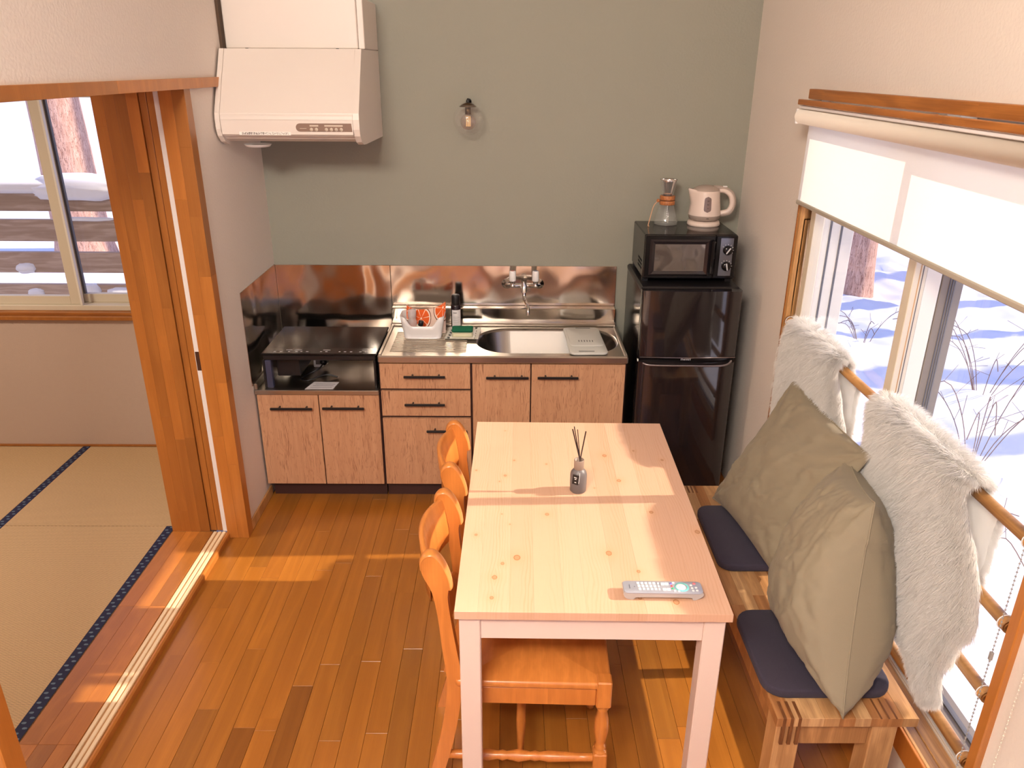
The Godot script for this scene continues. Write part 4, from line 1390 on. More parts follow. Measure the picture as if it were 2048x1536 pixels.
# ---------------------------------------------------------------- dining table and what lies on it
func make_table() -> void:
	local = true
	var t := thing("dining_table", "pale pine dining table with white legs in the middle", "table", Vector3(1.1177, 0.0, 1.1836))
	t.rotation.y = -0.013
	var knots := [[0.114, 0.081, 0.0023], [0.269, 0.354, 0.0034], [0.487, 0.284, 0.0079], [0.017, 0.406, 0.0034], [0.121, 0.442, 0.0051], [0.519, 0.47, 0.0073], [0.261, 0.694, 0.0062], [0.115, 0.695, 0.0023], [0.142, 0.755, 0.0023], [0.038, 0.816, 0.0045], [0.123, 0.963, 0.0051], [0.102, 1.029, 0.0073], [0.6, 0.675, 0.0062], [0.438, 0.906, 0.009], [0.514, 0.994, 0.0051], [0.6, 0.243, 0.0039], [0.696, 0.314, 0.0051], [0.097, 1.12, 0.0051], [0.501, 1.114, 0.0051], [0.597, 1.129, 0.0085], [0.726, 0.787, 0.0079], [0.165, 0.933, 0.0101], [0.152, 0.328, 0.0034], [0.102, 0.484, 0.0028], [0.429, 0.523, 0.0023]]
	var edges := [0.0, 0.062, 0.145, 0.212, 0.292, 0.352, 0.435, 0.512, 0.585, 0.655, 0.74]
	var n := FastNoiseLite.new()
	n.seed = 55
	n.frequency = 1.0
	var tex := picture(740, 1180, func(px, py):
		var u: float = px / 1000.0
		var v: float = py / 1000.0
		var strip := 0
		while strip < 9 and u > edges[strip + 1]: strip += 1
		var push := 0.0
		var knot := 0.0
		var halo := 0.0
		for k in knots:
			var dx: float = u - k[0]
			var dy: float = v - k[1]
			if absf(dx) < 0.05 and absf(dy) < 0.16:
				var e = dx * dx / (k[2] * k[2]) + dy * dy / (k[2] * k[2] * 1.7)
				if e < 1.0: knot = maxf(knot, 0.35 + 0.65 * smoothstep(0.35, 0.9, e))
				push += signf(dx) * k[2] * 1.6 * exp(-absf(dx) / (k[2] * 2.5)) * exp(-dy * dy / (k[2] * k[2] * 22.0))
				halo = maxf(halo, exp(-e * 0.11))
		var uu := u - push + strip * 3.7
		var bend := n.get_noise_2d(uu * 6.0, v * 1.4 + strip * 5.0) * 0.022
		var ring := pow(0.5 + 0.5 * sin((uu + bend) * 640.0), 3.0)
		var show := clampf(n.get_noise_2d(uu * 14.0 + 20.0, v * 0.7) + 0.35, 0.0, 1.0)
		var fine := n.get_noise_2d(uu * 420.0, v * 7.0)
		var tone := n.get_noise_2d(strip * 9.3, 4.0) * 0.03
		var c := c8(218, 175, 146)
		c = c.lerp(c8(198, 144, 106), ring * show * 0.42 + 0.06 * fine)
		c = Color(c.r + tone, c.g + tone * 1.1, c.b + tone * 1.2)
		c = c.lerp(c8(206, 148, 104), halo * 0.28)
		if knot > 0.0: c = c.lerp(c8(150, 92, 44), knot * 0.8)
		return c)
	var top := mat(Color(1, 1, 1), 0.42)
	top.albedo_texture = tex
	for k in 10:
		var s := st()
		bx(s, edges[k], edges[k + 1] - 0.00005, 0.725, 0.75, 0.0, 1.18, 0.0004)
		var mesh := s.commit().surface_get_arrays(0)
		var vs: PackedVector3Array = mesh[Mesh.ARRAY_VERTEX]
		s = st()
		for v in vs: vert(s, v, Vector2(v.x / 0.74, v.z / 1.18))
		obj("top_board", s, top, t)
	var lw := mat(c8(232, 208, 194), 0.5)
	for a in [[0.01, 0.02], [0.672, 0.02], [0.01, 1.102], [0.672, 1.102]]:
		obj("leg", B(a[0], a[0] + 0.058, 0.0, 0.725, a[1], a[1] + 0.058, 0.003), lw, t)
	obj("apron", B(0.068, 0.672, 0.64, 0.725, 1.133, 1.153, 0.001), lw, t)
	obj("apron", B(0.068, 0.672, 0.64, 0.725, 0.027, 0.047, 0.001), lw, t)
	for x in [0.018, 0.702]: obj("apron", B(x, x + 0.02, 0.64, 0.725, 0.078, 1.102, 0.001), lw, t)
	# reed diffuser
	var c := Vector3(1.482, 0.75, 1.73)
	var d := thing("reed_diffuser", "dark grey reed diffuser bottle with a black tag on the table", "diffuser", c)
	var grey := mat(c8(104, 98, 98), 0.42)
	var s := st(true)
	lathe(s, [Vector2(0, 0), Vector2(0.024, 0), Vector2(0.0275, 0.004), Vector2(0.0285, 0.03), Vector2(0.0285, 0.062), Vector2(0.026, 0.074), Vector2(0.019, 0.083), Vector2(0.0155, 0.086)], Vector3.ZERO, 32)
	obj("bottle", s, grey, d)
	s = st(true)
	lathe(s, [Vector2(0.0155, 0.084), Vector2(0.0168, 0.086), Vector2(0.0172, 0.118), Vector2(0.0165, 0.12), Vector2(0.0145, 0.119), Vector2(0.0138, 0.1), Vector2(0, 0.1)], Vector3.ZERO, 26)
	obj("collar", s, mat(c8(150, 130, 116), 0.45), d)
	var reed := mat(c8(54, 36, 30), 0.7)
	for a in [[Vector3(-0.026, 0.232, 0.0), 0.0022], [Vector3(-0.020, 0.236, -0.012), 0.0016], [Vector3(-0.009, 0.228, -0.006), 0.0014], [Vector3(0.018, 0.224, 0.0), 0.0022]]:
		s = st(true)
		tube(s, [Vector3(-a[0].x * 0.2 + 0.003, 0.095, 0.002), a[0]], a[1], 7)
		obj("reed", s, reed, d)
	s = st()
	box(s, Vector3(-0.012, 0.058, 0.0285), Vector3(0.022, 0.036, 0.001), 0.0, Basis(Vector3.UP, -0.42) * Basis(Vector3.BACK, -0.08))
	var tg := obj("tag", s, M.black, d)
	for a in [[0.066, 0.010], [0.060, 0.006], [0.048, 0.006]]:
		s = st()
		box(s, Vector3(-0.0128, a[0], 0.0294), Vector3(a[1], 0.0026, 0.0006), 0.0, Basis(Vector3.UP, -0.42) * Basis(Vector3.BACK, -0.08))
		obj("tag_print", s, M.white, tg)
	s = st(true)
	tube(s, [Vector3(0.0015, 0.08, 0.023), Vector3(0.001, 0.074, 0.0285), Vector3(-0.002, 0.044, 0.0305)], 0.0009, 6)
	obj("tag_string", s, M.white, d)
	# remote control
	var r := thing("remote_control", "silver grey television remote control on the table edge", "remote control", Vector3(1.668, 0.75, 2.288))
	r.rotation.y = -0.02
	var body := mat(c8(168, 170, 182), 0.35, 0.2)
	s = st()
	var side := curve2([Vector2(-0.106, 0.022), Vector2(-0.109, 0.016), Vector2(-0.103, 0.005), Vector2(-0.09, 0.0), Vector2(-0.08, 0.001), Vector2(-0.074, 0.007), Vector2(-0.02, 0.008), Vector2(0.07, 0.008), Vector2(0.078, 0.002), Vector2(0.086, 0.0), Vector2(0.105, 0.012), Vector2(0.1075, 0.02)], 4)
	side.append(Vector2(0.106, 0.0225))
	prism(s, side, -0.0245, 0.0245)
	obj("shell", s, mat(c8(176, 168, 164), 0.4), r)
	s = st(true)
	pad(s, Vector3(-0.0005, 0.0205, 0.0), 0.215, 0.052, 0.004, 0.012, 0.0012)
	obj("face_plate", s, body, r)
	var key := mat(c8(236, 232, 230), 0.45)
	var y := 0.0243
	for i in 5:
		for j in 3:
			s = st(true)
			pad(s, Vector3(-0.066 + i * 0.0108 + j * 0.0012, y, -0.0145 + j * 0.0125), 0.0078, 0.0085, 0.0018, 0.0015, 0.0005)
			obj("key", s, key, r)
	for j in 3:
		s = st(true)
		pad(s, Vector3(-0.011, y, -0.0145 + j * 0.0125), 0.005, 0.008, 0.0018, 0.0015, 0.0005)
		obj("key", s, key, r)
	for a in [[0.001, -0.0125], [0.012, -0.0125], [0.003, 0.0115], [0.014, 0.0115]]:
		s = st(true)
		pad(s, Vector3(a[0], y, a[1]), 0.0105, 0.011, 0.0018, 0.002, 0.0005)
		obj("key", s, key, r)
	for a in [[0.024, -0.015, c8(120, 110, 200)], [0.025, -0.004, c8(220, 90, 90)], [0.026, 0.007, c8(70, 180, 130)], [0.088, -0.016, c8(240, 130, 135)]]:
		s = st(true)
		lathe(s, [Vector2(0.0045 if a[0] > 0.05 else 0.0035, 0), Vector2(0.0042 if a[0] > 0.05 else 0.0032, 0.0016), Vector2(0, 0.002)], Vector3(a[0], y, a[1]), 12)
		obj("colour_key", s, mat(a[2], 0.4), r)
	s = st(true)
	lathe(s, [Vector2(0.0195, 0), Vector2(0.0195, 0.001), Vector2(0.014, 0.0012)], Vector3(0.052, y, 0.0), 28)
	obj("ring", s, mat(c8(120, 205, 205), 0.35), r)
	s = st(true)
	lathe(s, [Vector2(0.0135, 0), Vector2(0.0132, 0.0015), Vector2(0.006, 0.002), Vector2(0.0055, 0.0012), Vector2(0.005, 0.0022), Vector2(0, 0.0024)], Vector3(0.049, y, 0.0), 24)
	obj("cursor_pad", s, key, r)
	for a in [[0.031, -0.018], [0.03, 0.017], [0.041, 0.0185], [0.078, -0.008], [0.079, 0.004], [0.08, 0.015], [0.09, 0.002], [0.091, 0.014]]:
		s = st(true)
		pad(s, Vector3(a[0], y, a[1]), 0.0065, 0.0065, 0.0016, 0.002, 0.0004)
		obj("key", s, key, r)
	for a in [["Panasonic", -0.0905], ["TV", -0.0775]]:
		var tx := TextMesh.new()
		var font := SystemFont.new()
		font.font_names = PackedStringArray(["Droid Sans"])
		tx.font = font
		tx.text = a[0]
		tx.font_size = 24
		tx.pixel_size = 0.00017
		tx.depth = 0.0002
		var o := obj("lettering", tx, mat(c8(60, 60, 70), 0.5), r)
		o.basis = Basis(Vector3(0, 0, 1), Vector3(1, 0, 0), Vector3(0, 1, 0))
		o.position = Vector3(a[1], 0.0247, 0.0)
	local = false

# ---------------------------------------------------------------- chairs
func make_chairs() -> void:
	local = true
	var honey := []
	for k in 3:
		var m := textured(c8([228, 224, 232][k], [144, 139, 150][k], [68, 64, 74][k]), T.soft, Vector3(2.2, 0.9, 2.2), 0.33, Vector3(0.3 * k, 0, 0.2))
		m.uv1_world_triplanar = false
		m.clearcoat_enabled = true
		m.clearcoat = 0.3
		m.clearcoat_roughness = 0.2
		honey.append(m)
	var c := thing("dining_chair", "honey pine chair with scrolled back posts tucked in at the near table end", "chair", Vector3(1.05, 0.0, 2.095), "pine chairs along the table")
	var outline := PackedVector2Array()
	outline.append_array(curve2([Vector2(-0.055, 0.0), Vector2(-0.005, 0.2), Vector2(0.022, 0.38), Vector2(0.022, 0.46), Vector2(0.013, 0.55), Vector2(0.004, 0.66), Vector2(-0.010, 0.745), Vector2(-0.030, 0.79), Vector2(-0.038, 0.825), Vector2(-0.030, 0.855), Vector2(-0.010, 0.864), Vector2(0.014, 0.848), Vector2(0.034, 0.80), Vector2(0.044, 0.752)], 4))
	outline.append_array(curve2([Vector2(0.036, 0.752), Vector2(0.034, 0.72), Vector2(0.042, 0.64), Vector2(0.054, 0.55), Vector2(0.066, 0.46), Vector2(0.066, 0.38), Vector2(0.038, 0.2), Vector2(-0.012, 0.0)], 4))
	for g in [-1.0, 1.0]:
		var s := st()
		prism(s, outline.duplicate(), g * 0.165 - 0.0165, g * 0.165 + 0.0165)
		var p := obj("back_post", s, honey[0], c)
		# rounded scroll capping the post
		s = st(true)
		var path := []
		for v in curve2([Vector2(-0.037, 0.815), Vector2(-0.037, 0.842), Vector2(-0.022, 0.862), Vector2(0.0, 0.862), Vector2(0.022, 0.834), Vector2(0.038, 0.79), Vector2(0.043, 0.755)], 5): path.append(Vector3(v.x, v.y, g * 0.165))
		var rows := []
		for i in path.size():
			var d: Vector3 = (path[mini(i + 1, path.size() - 1)] - path[maxi(i - 1, 0)]).normalized()
			var nn := Vector3(-d.y, d.x, 0.0)
			var row := []
			for j in 9:
				var q := PI * j / 8.0
				row.append(path[i] + Vector3(0, 0, -cos(q) * 0.0185) + nn * (sin(q) * 0.007 - 0.002))
			rows.append(row)
		skin(s, rows, false, false, true)
		obj("scroll", s, honey[0], p)
	for a in [[0.69, 0.845, -0.026, 0.034, 0], [0.50, 0.575, 0.012, 0.02, 1]]:
		var s := st(true)
		var rows := []
		for i in 13:
			var u := i / 12.0
			var z := lerpf(-0.15, 0.15, u)
			var bow: float = -a[3] * (1.0 - pow(2.0 * u - 1.0, 2))
			var row := []
			var hh: float = a[1] - a[0]
			for q in [Vector2(0.011, 0.0), Vector2(0.013, 0.3), Vector2(0.004, 0.7), Vector2(-0.006, 0.96), Vector2(-0.014, 1.0), Vector2(-0.022, 0.96), Vector2(-0.02, 0.7), Vector2(-0.010, 0.3), Vector2(-0.010, 0.0)]:
				row.append(Vector3(a[2] + 0.018 + q.x + bow, a[0] + hh * q.y + (0.012 * (1.0 - pow(2.0 * u - 1.0, 2)) if q.y > 0.5 else 0.0), z))
			rows.append(row)
		skin(s, rows, true, false, false)
		obj("crest_rail" if a[4] == 0 else "back_rail", s, honey[0], c)
	var s := st(true)
	pad(s, Vector3(0.275, 0.414, 0.0), 0.455, 0.376, 0.026, 0.012, 0.008)
	obj("seat", s, honey[0], c)
	for g in [-1.0, 1.0]:
		s = st()
		bx(s, 0.06, 0.46, 0.352, 0.416, g * 0.172 - 0.011, g * 0.172 + 0.011, 0.003)
		obj("apron", s, honey[1], c)
	s = st()
	bx(s, 0.466, 0.488, 0.352, 0.416, -0.15, 0.15, 0.003)
	obj("apron", s, honey[1], c)
	s = st()
	bx(s, 0.05, 0.07, 0.352, 0.416, -0.15, 0.15, 0.003)
	obj("apron", s, honey[1], c)
	for g in [-1.0, 1.0]:
		s = st(true)
		var at := Vector3(0.482, 0.0, g * 0.168)
		lathe(s, [Vector2(0.0, 0.0), Vector2(0.013, 0.0), Vector2(0.017, 0.02), Vector2(0.014, 0.035), Vector2(0.019, 0.075), Vector2(0.014, 0.088), Vector2(0.019, 0.096), Vector2(0.02, 0.1)], at, 18)
		lathe(s, [Vector2(0.02, 0.162), Vector2(0.019, 0.168), Vector2(0.014, 0.174), Vector2(0.019, 0.184), Vector2(0.014, 0.192), Vector2(0.016, 0.205), Vector2(0.0225, 0.25), Vector2(0.021, 0.29), Vector2(0.014, 0.325), Vector2(0.019, 0.335), Vector2(0.014, 0.343), Vector2(0.02, 0.35)], at, 18)
		s.set_smooth_group(-1)
		box(s, at + Vector3(0, 0.131, 0), Vector3(0.042, 0.064, 0.042), 0.004)
		box(s, at + Vector3(0, 0.396, 0), Vector3(0.044, 0.096, 0.044), 0.004)
		obj("front_leg", s, honey[0], c)
		s = st(true)
		var pr := []
		for q in [[0.0, 0.012], [0.1, 0.014], [0.3, 0.017], [0.36, 0.012], [0.39, 0.016], [0.42, 0.012], [0.5, 0.019], [0.58, 0.012], [0.61, 0.016], [0.64, 0.012], [0.7, 0.017], [0.9, 0.013], [1.0, 0.012]]: pr.append([Vector3(lerpf(0.008, 0.462, q[0]), 0.132, g * 0.168), q[1]])
		var pts := []
		var rad := []
		for q in pr:
			pts.append(q[0])
			rad.append(q[1])
		tube(s, pts, rad, 14)
		obj("side_stretcher", s, honey[1], c)
	s = st(true)
	tube(s, [Vector3(0.24, 0.135, -0.16), Vector3(0.24, 0.135, -0.05), Vector3(0.24, 0.135, 0.05), Vector3(0.24, 0.135, 0.16)], [0.009, 0.015, 0.015, 0.009], 12)
	obj("cross_stretcher", s, honey[1], c)
	c.rotation.y = -0.03
	var d: Node3D = c.duplicate()
	d.name = numbered("dining_chair")
	add_child(d)
	d.position = Vector3(1.057, 0.0, 1.592)
	d.rotation.y = 0.02
	tag(d, "honey pine chair with scrolled back posts tucked in at the kitchen end of the table", "chair", "pine chairs along the table")
	local = false

# ---------------------------------------------------------------- bench with cushions and pillows
func pillow(called: String, label: String, pts: Array, thick: float, m: Material, sd: int) -> void:
	# pts: top far, top near, bottom near, bottom far
	var mid: Vector3 = (pts[0] + pts[1] + pts[2] + pts[3]) / 4.0
	var t := thing(called, label, "pillow", Vector3(mid.x, minf(pts[2].y, pts[3].y), mid.z), "olive velvet pillows on the bench")
	var n := FastNoiseLite.new()
	n.seed = sd
	n.frequency = 1.0
	var nrm: Vector3 = (pts[1] - pts[3]).cross(pts[2] - pts[0]).normalized()
	if nrm.x > 0: nrm = -nrm
	var g := 60
	var edge := []
	for side in 2:
		var rows := []
		for i in g + 1:
			var v := float(i) / g
			var r := []
			for j in g + 1:
				var u := float(j) / g
				# let the cloth gather towards the corners
				var p: Vector3 = pts[0].lerp(pts[1], u).lerp(pts[3].lerp(pts[2], u), v)
				var eu := 4.0 * u * (1.0 - u)
				var ev := 4.0 * v * (1.0 - v)
				var cmid := mid
				p += (cmid - p) * 0.10 * (pow(eu, 0.8) * (1.0 - ev) + pow(ev, 0.8) * (1.0 - eu)) * (0.6 if v < 0.2 else 1.0)
				var full := pow(maxf(eu * ev, 0.0), 0.42) * (0.72 + 0.5 * v)
				var crease := 0.0
				for k in 4:
					var cu = Vector2(u, v) - [Vector2(0, 0), Vector2(1, 0), Vector2(1, 1), Vector2(0, 1)][k]
					var rr = cu.length()
					crease += sin(cu.angle() * 11.0 + n.get_noise_1d(k * 9.0) * 9.0 + n.get_noise_2d(u * 5.0, v * 5.0) * 2.5) * exp(-rr * 5.0) * 0.010
				var wu := u + 0.12 * n.get_noise_2d(u * 2.0, v * 2.0 + 11.0)
				var wv := v + 0.12 * n.get_noise_2d(u * 2.0 + 31.0, v * 2.0)
				var fold: float = (1.0 - absf(n.get_noise_2d(wu * 2.0 + wv * 1.2 + side * 30.0, wv * 0.9 - wu * 0.5))) ** 10 * 0.006 - (1.0 - absf(n.get_noise_2d(wu * 0.9 + 60.0 + side * 8.0, wv * 2.3))) ** 14 * 0.006 + n.get_noise_2d(u * 1.4 + 70.0, v * 1.4 + side * 9.0) * 0.018
				var keep := smoothstep(0.0, 0.25, minf(eu, ev))
				var dd := thick * (0.5 if side == 0 else 0.62) * full + (crease + fold) * keep
				r.append(p + nrm * dd * (1.0 if side == 0 else -1.0))
			rows.append(r)
		var s := st(true)
		skin(s, rows, false, false, side == 0)
		obj("front_cover" if side == 0 else "back_cover", s, m, t)
		if side == 0:
			for i in g: edge.append(rows[0][i])
			for i in g: edge.append(rows[i][g])
			for i in g: edge.append(rows[g][g - i])
			for i in g + 1: edge.append(rows[g - i][0])
	var es := st(true)
	tube(es, edge, 0.0028, 6, false)
	obj("seam", es, m, t)

func make_bench() -> void:
	var b := thing("bench", "light oak bench with finger jointed legs under the window", "bench", Vector3(2.153, 0.0, 1.8))
	var wood := []
	for k in 4: wood.append(textured(c8([226, 214, 234, 204][k], [178, 162, 190, 146][k], [124, 108, 138, 92][k]), T.grain, Vector3(2.0, 0.8, 0.8), 0.42, Vector3(0.21 * k, 0.13 * k, 0.4 * k)))
	var x := 1.98
	var k := 0
	while x < 2.325:
		var z := 1.172
		var w := 0.0431
		while z < 2.43:
			var l: float = minf([0.26, 0.4, 0.33, 0.5][rng.randi() % 4], 2.432 - z)
			if 2.432 - z - l < 0.08: l = 2.432 - z
			obj("stave", B(x, x + w - 0.0002, 0.42, 0.45, z, z + l - 0.0002, 0.0008), wood[rng.randi() % 4], b)
			z += l
		x += w
		k += 1
	for a in [[1.985, 1.18], [2.25, 1.18], [1.985, 2.355], [2.25, 2.355]]:
		obj("leg", B(a[0], a[0] + 0.07, 0.0, 0.42, a[1], a[1] + 0.07, 0.003), wood[0], b)
	obj("apron", B(2.055, 2.25, 0.335, 0.42, 2.385, 2.41, 0.002), wood[1], b)
	obj("apron", B(2.055, 2.25, 0.335, 0.42, 1.2, 1.225, 0.002), wood[1], b)
	for xx in [1.998, 2.282]: obj("apron", B(xx, xx + 0.025, 0.335, 0.42, 1.25, 2.355, 0.002), wood[3], b)
	var dark := textured(c8(142, 92, 54), T.grain, Vector3(2, 2, 2), 0.45)
	for i in 3:
		obj("joint", B(1.997 + i * 0.021, 2.006 + i * 0.021, 0.355, 0.4505, 2.37, 2.4325, 0.0004), dark, b)
		obj("joint", B(2.262 + i * 0.021, 2.267 + i * 0.021, 0.449, 0.4508, 2.36, 2.4325, 0.0002), dark, b)
		obj("joint", B(1.995 + i * 0.016, 2.002 + i * 0.016, 0.449, 0.4506, 1.175, 1.23, 0.0002), dark, b)
	var felt := textured(c8(74, 66, 84), T.felt, Vector3(9, 9, 9), 0.95)
	relief(felt, T.cloth, 0.08)
	felt.rim_enabled = true
	felt.rim = 0.25
	var s := st(true)
	pad(s, Vector3(2.155, 0.4505, 1.575), 0.335, 0.40, 0.030, 0.05, 0.007)
	var c1 := thing("seat_cushion", "dark slate felt seat pad at the kitchen end of the bench", "cushion", Vector3(2.155, 0.45, 1.575), "felt seat pads on the bench")
	obj("cover", s, felt, c1)
	s = st(true)
	pad(s, Vector3(2.15, 0.4505, 2.187), 0.365, 0.352, 0.031, 0.06, 0.008)
	var c2 := thing("seat_cushion", "dark slate felt seat pad at the near end of the bench", "cushion", Vector3(2.15, 0.45, 2.187), "felt seat pads on the bench")
	obj("cover", s, felt, c2)
	var olive := mat(c8(140, 128, 106), 0.8)
	olive.rim_enabled = true
	olive.rim = 0.3
	olive.rim_tint = 0.4
	relief(olive, T.cloth, 0.03)
	olive.uv1_triplanar = true
	olive.uv1_scale = Vector3(8, 8, 8)
	pillow("throw_pillow", "olive velvet pillow leaning on the window rail behind the other pillow", [Vector3(2.37, 0.975, 1.23), Vector3(2.355, 0.99, 1.93), Vector3(2.15, 0.485, 1.87), Vector3(2.07, 0.478, 1.32)], 0.17, olive, 4)
	pillow("throw_pillow", "olive velvet pillow standing nearest on the front seat pad", [Vector3(2.335, 0.935, 1.83), Vector3(2.245, 0.992, 2.205), Vector3(2.145, 0.475, 2.455), Vector3(2.115, 0.478, 1.98)], 0.30, olive, 9)

# ---------------------------------------------------------------- at the window: rails, sheepskins, blind
func sheepskin(label: String, z0: float, z1: float, drop: Callable, edges: Array, back_drop: float, sd: int, count: int) -> void:
	var t := thing("sheepskin", label, "sheepskin", Vector3(2.44, 0.6, (z0 + z1) / 2), "white sheepskins over the window rail")
	var n := FastNoiseLite.new()
	n.seed = sd
	n.frequency = 1.0
	var rows := []
	var nu := 40
	var nv := 60
	for i in nv + 1:
		var v := float(i) / nv
		var r := []
		for j in nu + 1:
			var u := float(j) / nu
			var low: float = drop.call(u)
			var front_len := 1.10 - low
			var total := front_len + 0.11 + back_drop
			var a := v * total
			var p: Vector3
			var puff := 0.013 * pow(maxf(0.0, 4.0 * u * (1.0 - u)), 0.5) * (1.0 + 0.5 * n.get_noise_2d(u * 4.0, v * 6.0))
			if a < front_len:
				var q := 1.0 - a / front_len
				p = Vector3(2.396 - puff - 0.012 * sin(PI * q) , low + a, 0)
			elif a < front_len + 0.11:
				var q := PI * (a - front_len) / 0.11
				p = Vector3(2.421 - (0.025 + puff * (0.5 + 0.5 * cos(q))) * cos(q), 1.10 + (0.036 + puff * 0.8) * sin(q), 0)
			else:
				p = Vector3(2.446, 1.10 - (a - front_len - 0.11), 0)
			var widen := 1.0 + 0.05 * n.get_noise_2d(v * 4.0, 3.0)
			var zl := z0
			var zr := z1
			if a < front_len:
				for k in edges.size() - 1:
					if p.y <= edges[k][0] and p.y >= edges[k + 1][0]:
						var f: float = (edges[k][0] - p.y) / (edges[k][0] - edges[k + 1][0])
						zl = lerpf(edges[k][1], edges[k + 1][1], f)
						zr = lerpf(edges[k][2], edges[k + 1][2], f)
			elif a > front_len + 0.11:
				zl += 0.02
				zr += 0.07
			p.z = (zl + zr) / 2 + (zr - zl) * (u - 0.5) * widen + 0.012 * n.get_noise_2d(v * 9.0, u * 3.0 + 20.0)
			r.append(p)
		rows.append(r)
	var wool := mat(c8(253, 250, 246), 0.95)
	wool.backlight_enabled = true
	wool.backlight = Color(0.6, 0.57, 0.52)
	var s := st(true)
	skin(s, rows, false, false, false)
	obj("hide", s, wool, t)
	# strand: bent tapering blade
	s = st(true)
	var pts := [Vector3.ZERO, Vector3(0.0, 0.35, 0.06), Vector3(0.0, 0.7, 0.24), Vector3(0.0, 0.92, 0.5)]
	tube(s, pts, [0.011, 0.010, 0.007, 0.001], 3, false)
	s.generate_normals()
	var strand := s.commit()
	var mm := MultiMesh.new()
	mm.transform_format = MultiMesh.TRANSFORM_3D
	mm.mesh = strand
	mm.instance_count = count
	var r := RandomNumberGenerator.new()
	r.seed = sd
	for k in count:
		var u := r.randf() * nu
		var v := r.randf() * nv
		if r.randf() < 0.16:
			u = (r.randf() * 0.04 + (0.0 if r.randf() < 0.5 else 0.96)) * nu
		if r.randf() < 0.06: v = r.randf() * 0.03 * nv
		var i := mini(int(v), nv - 1)
		var j := mini(int(u), nu - 1)
		var p: Vector3 = rows[i][j].lerp(rows[i][j + 1], u - j).lerp(rows[i + 1][j].lerp(rows[i + 1][j + 1], u - j), v - i)
		var e1: Vector3 = rows[i][j + 1] - rows[i][j]
		var e2: Vector3 = rows[i + 1][j] - rows[i][j]
		var nn := e1.cross(e2).normalized()
		if nn.dot(p - Vector3(2.428, minf(p.y, 1.1), p.z)) < 0: nn = -nn
		var uu := u / nu
		var out := Vector3(0, 0, signf(uu - 0.5) * pow(absf(2.0 * uu - 1.0), 6.0) * 1.3)
		var low := Vector3(0, -0.9 * maxf(0.0, 1.0 - (v / nv) * 14.0), 0)
		var clump := Vector3(n.get_noise_3d(p.x * 30.0, p.y * 22.0, p.z * 22.0), n.get_noise_3d(p.x * 30.0 + 50.0, p.y * 22.0, p.z * 22.0), n.get_noise_3d(p.x * 30.0, p.y * 22.0 + 90.0, p.z * 22.0)) * 0.45
		var d := (nn + out + low + clump + Vector3(r.randf_range(-0.25, 0.25), r.randf_range(-0.45, 0.05), r.randf_range(-0.25, 0.25))).normalized()
		var len := r.randf_range(0.026, 0.048)
		if p.x > 2.437: len *= 0.65
		var side := d.cross(Vector3(r.randf_range(-0.3, 0.3), -1, r.randf_range(-0.3, 0.3))).normalized()
		var fwd := side.cross(d).normalized()
		if fwd.y > 0: fwd = -fwd
		side = d.cross(fwd).normalized()
		mm.set_instance_transform(k, Transform3D(Basis(side * len * 1.1, d * len, fwd * len), p))
	var fur := MultiMeshInstance3D.new()
	fur.name = "fleece"
	fur.multimesh = mm
	fur.material_override = wool
	t.add_child(fur)
	fur.position = -t.position
	fur.set_meta("kind", "stuff")

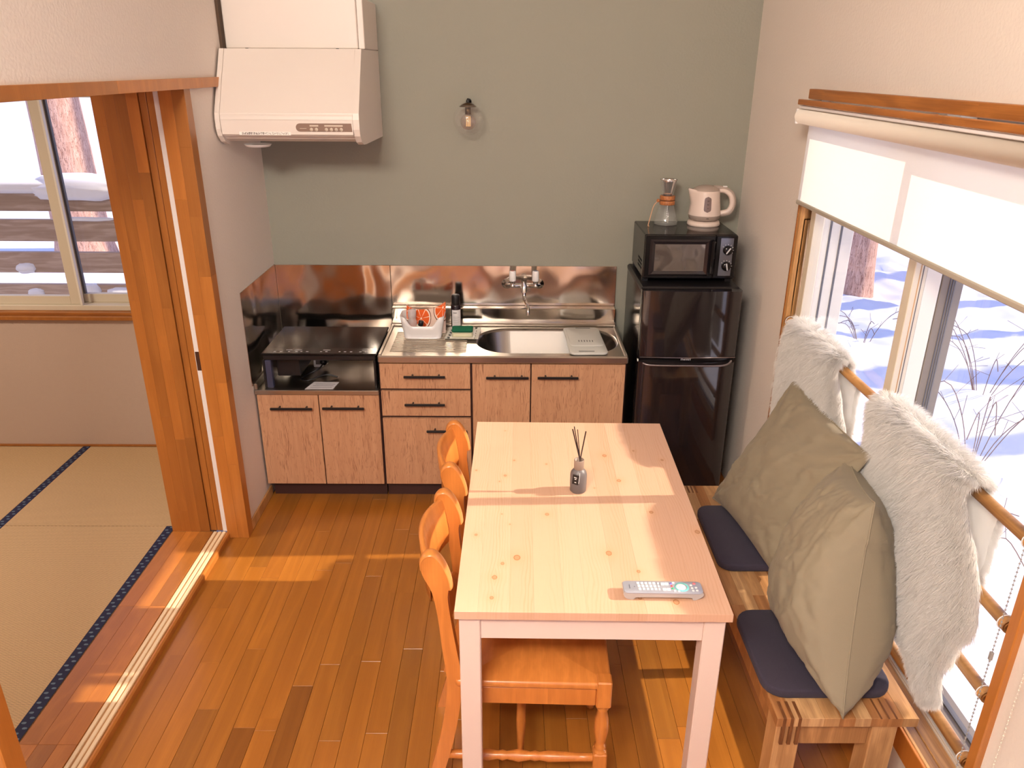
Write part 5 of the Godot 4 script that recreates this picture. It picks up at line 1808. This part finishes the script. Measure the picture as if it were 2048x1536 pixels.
func make_window_things() -> void:
	# four round guard rails across the window
	for a in [[1.10, "round wooden rail across the window, topmost, carrying the sheepskins"], [0.872, "round wooden rail across the window, second from the top"], [0.657, "round wooden rail across the window, second from the bottom"], [0.44, "round wooden rail across the window, lowest, just above the sill"]]:
		var t := thing("guard_rail", a[1], "rail", Vector3(2.429, a[0], 1.7), "guard rails across the window")
		var s := st(true)
		tube(s, [Vector3(2.429, a[0], 0.9005), Vector3(2.429, a[0], 2.5695)], 0.0155, 18)
		obj("dowel", s, M.rod, t)
		for z in [0.903, 2.548]:
			s = st(true)
			tube(s, [Vector3(2.429, a[0], z), Vector3(2.429, a[0], z + 0.018)], 0.019, 18)
			obj("end_socket", s, mat(c8(150, 104, 64), 0.5) if z < 1 else M.rod, t)
			s = st(true)
			var rr := []
			for k in 19: rr.append(Vector3(2.429 + 0.0198 * cos(TAU * k / 18), a[0] + 0.0198 * sin(TAU * k / 18), z + (0.019 if z < 1 else -0.002)))
			tube(s, rr, 0.0016, 5, false)
			obj("clip_ring", s, M.white, t)
	sheepskin("white sheepskin over the window rail at the kitchen end", 1.04, 1.50, func(u): return 0.56 + 0.10 * absf(2.0 * u - 1.0), [[1.11, 1.04, 1.50], [0.95, 1.03, 1.68], [0.5, 1.05, 1.68]], 0.42, 5, 150000)
	sheepskin("long white sheepskin over the window rail at the near end", 1.82, 2.33, func(u): return 0.53 - 0.03 * u + 0.05 * pow(absf(2.0 * u - 1.0), 3.0), [[1.11, 1.82, 2.33], [0.95, 1.86, 2.48], [0.85, 1.92, 2.515], [0.72, 2.03, 2.47], [0.64, 2.16, 2.42], [0.58, 2.31, 2.43], [0.48, 2.37, 2.44]], 0.40, 6, 180000)
	# pelmet boards and curtain rail
	tag(obj("head_board", B(2.404, 2.4318, 1.976, 2.012, 0.83, 2.62, 0.002), M.orange_z), "long wooden board fixed along the wall above the window", "board")
	var pm := thing("pelmet_rail", "slim wooden rail in front of the blind above the window", "rail", Vector3(2.335, 1.963, 1.78))
	obj("strip", B(2.322, 2.34, 1.960, 1.979, 0.955, 2.62, 0.002), M.orange_z, pm)
	for z in [1.05, 1.8, 2.55]: obj("bracket", B(2.34, 2.404, 1.966, 1.974, z, z + 0.02, 0.001), M.orange_z, pm)
	var cr := thing("curtain_rail", "white curtain rail between the wooden rail and the roller blind", "rail", Vector3(2.35, 1.945, 1.78))
	obj("track", B(2.330, 2.352, 1.947, 1.957, 0.955, 2.62, 0.002), M.white, cr)
	for z in [0.96, 1.45, 1.95, 2.45]: obj("bracket", B(2.34, 2.431, 1.957, 1.962, z, z + 0.018, 0.001), M.white, cr)
	# roller blind
	var bl := thing("roller_blind", "white roller blind pulled partly down over the big window", "blind", Vector3(2.345, 1.6, 1.78))
	var cloth := mat(c8(248, 246, 242), 0.9)
	cloth.backlight_enabled = true
	cloth.backlight = Color(0.8, 0.79, 0.77)
	var s := st(true)
	tube(s, [Vector3(2.352, 1.918, 0.935), Vector3(2.352, 1.918, 2.6)], 0.028, 24)
	obj("roller", s, mat(c8(232, 222, 208), 0.7), bl)
	s = st()
	quad(s, Vector3(2.381, 1.918, 0.945), Vector3(2.381, 1.918, 2.57), Vector3(2.378, 1.606, 2.57), Vector3(2.378, 1.606, 0.945))
	obj("fabric", s, cloth, bl)
	obj("bottom_bar", B(2.372, 2.384, 1.592, 1.608, 0.943, 2.572, 0.003), mat(c8(176, 166, 150), 0.5), bl)
	for z in [0.925, 2.6]: obj("end_bracket", B(2.33, 2.415, 1.89, 1.944, z, z + 0.01, 0.002), M.white, bl)
	# bead chain of the blind, two strands
	for a in [[2.382, 2.592, 0.44, c8(150, 146, 142), "grey bead chain of the blind hanging in front of the glass"], [2.405, 2.672, 0.36, c8(226, 214, 198), "pale bead chain of the blind hanging against the wall"]]:
		var ch := thing("bead_chain", a[4], "chain", Vector3(a[0], a[2], a[1]), "bead chains of the blind")
		s = st(true)
		tube(s, [Vector3(a[0], 1.9, a[1] + 0.005), Vector3(a[0], a[2], a[1])], 0.0007, 5)
		obj("cord", s, mat(a[3], 0.5), ch)
		s = st(true)
		lathe(s, [Vector2(0, 0.0026), Vector2(0.0023, 0.0013), Vector2(0.0023, -0.0013), Vector2(0, -0.0026)], Vector3.ZERO, 8)
		s.generate_normals()
		var bead := s.commit()
		var n := int((1.9 - a[2]) / 0.0115)
		var mm := MultiMesh.new()
		mm.transform_format = MultiMesh.TRANSFORM_3D
		mm.mesh = bead
		mm.instance_count = n
		for k in n: mm.set_instance_transform(k, Transform3D(Basis(), Vector3(a[0], 1.9 - k * 0.0115, a[1] + 0.005 * (1.0 - float(k) / n))))
		var be := MultiMeshInstance3D.new()
		be.name = "beads"
		be.multimesh = mm
		be.material_override = mat(a[3], 0.35)
		ch.add_child(be)
		be.position = -ch.position
		be.set_meta("kind", "stuff")
		if a[0] < 2.4:
			obj("connector", B(a[0] - 0.004, a[0] + 0.004, 0.80, 0.823, a[1] - 0.003, a[1] + 0.005, 0.001), mat(c8(150, 146, 142), 0.4), ch)
	# pale heater whose top just shows at the lower edge
	var h := thing("panel_heater", "white rounded heater top at the bottom edge beside the bench", "heater", Vector3(2.315, 0.0, 2.68))
	s = st(true)
	pad(s, Vector3(2.318, 0.02, 2.675), 0.185, 0.17, 0.43, 0.04, 0.012)
	obj("casing", s, M.white, h)
	for xx in [2.25, 2.38]: obj("foot", B(xx - 0.02, xx + 0.02, 0.0, 0.022, 2.62, 2.73, 0.003), M.white, h)
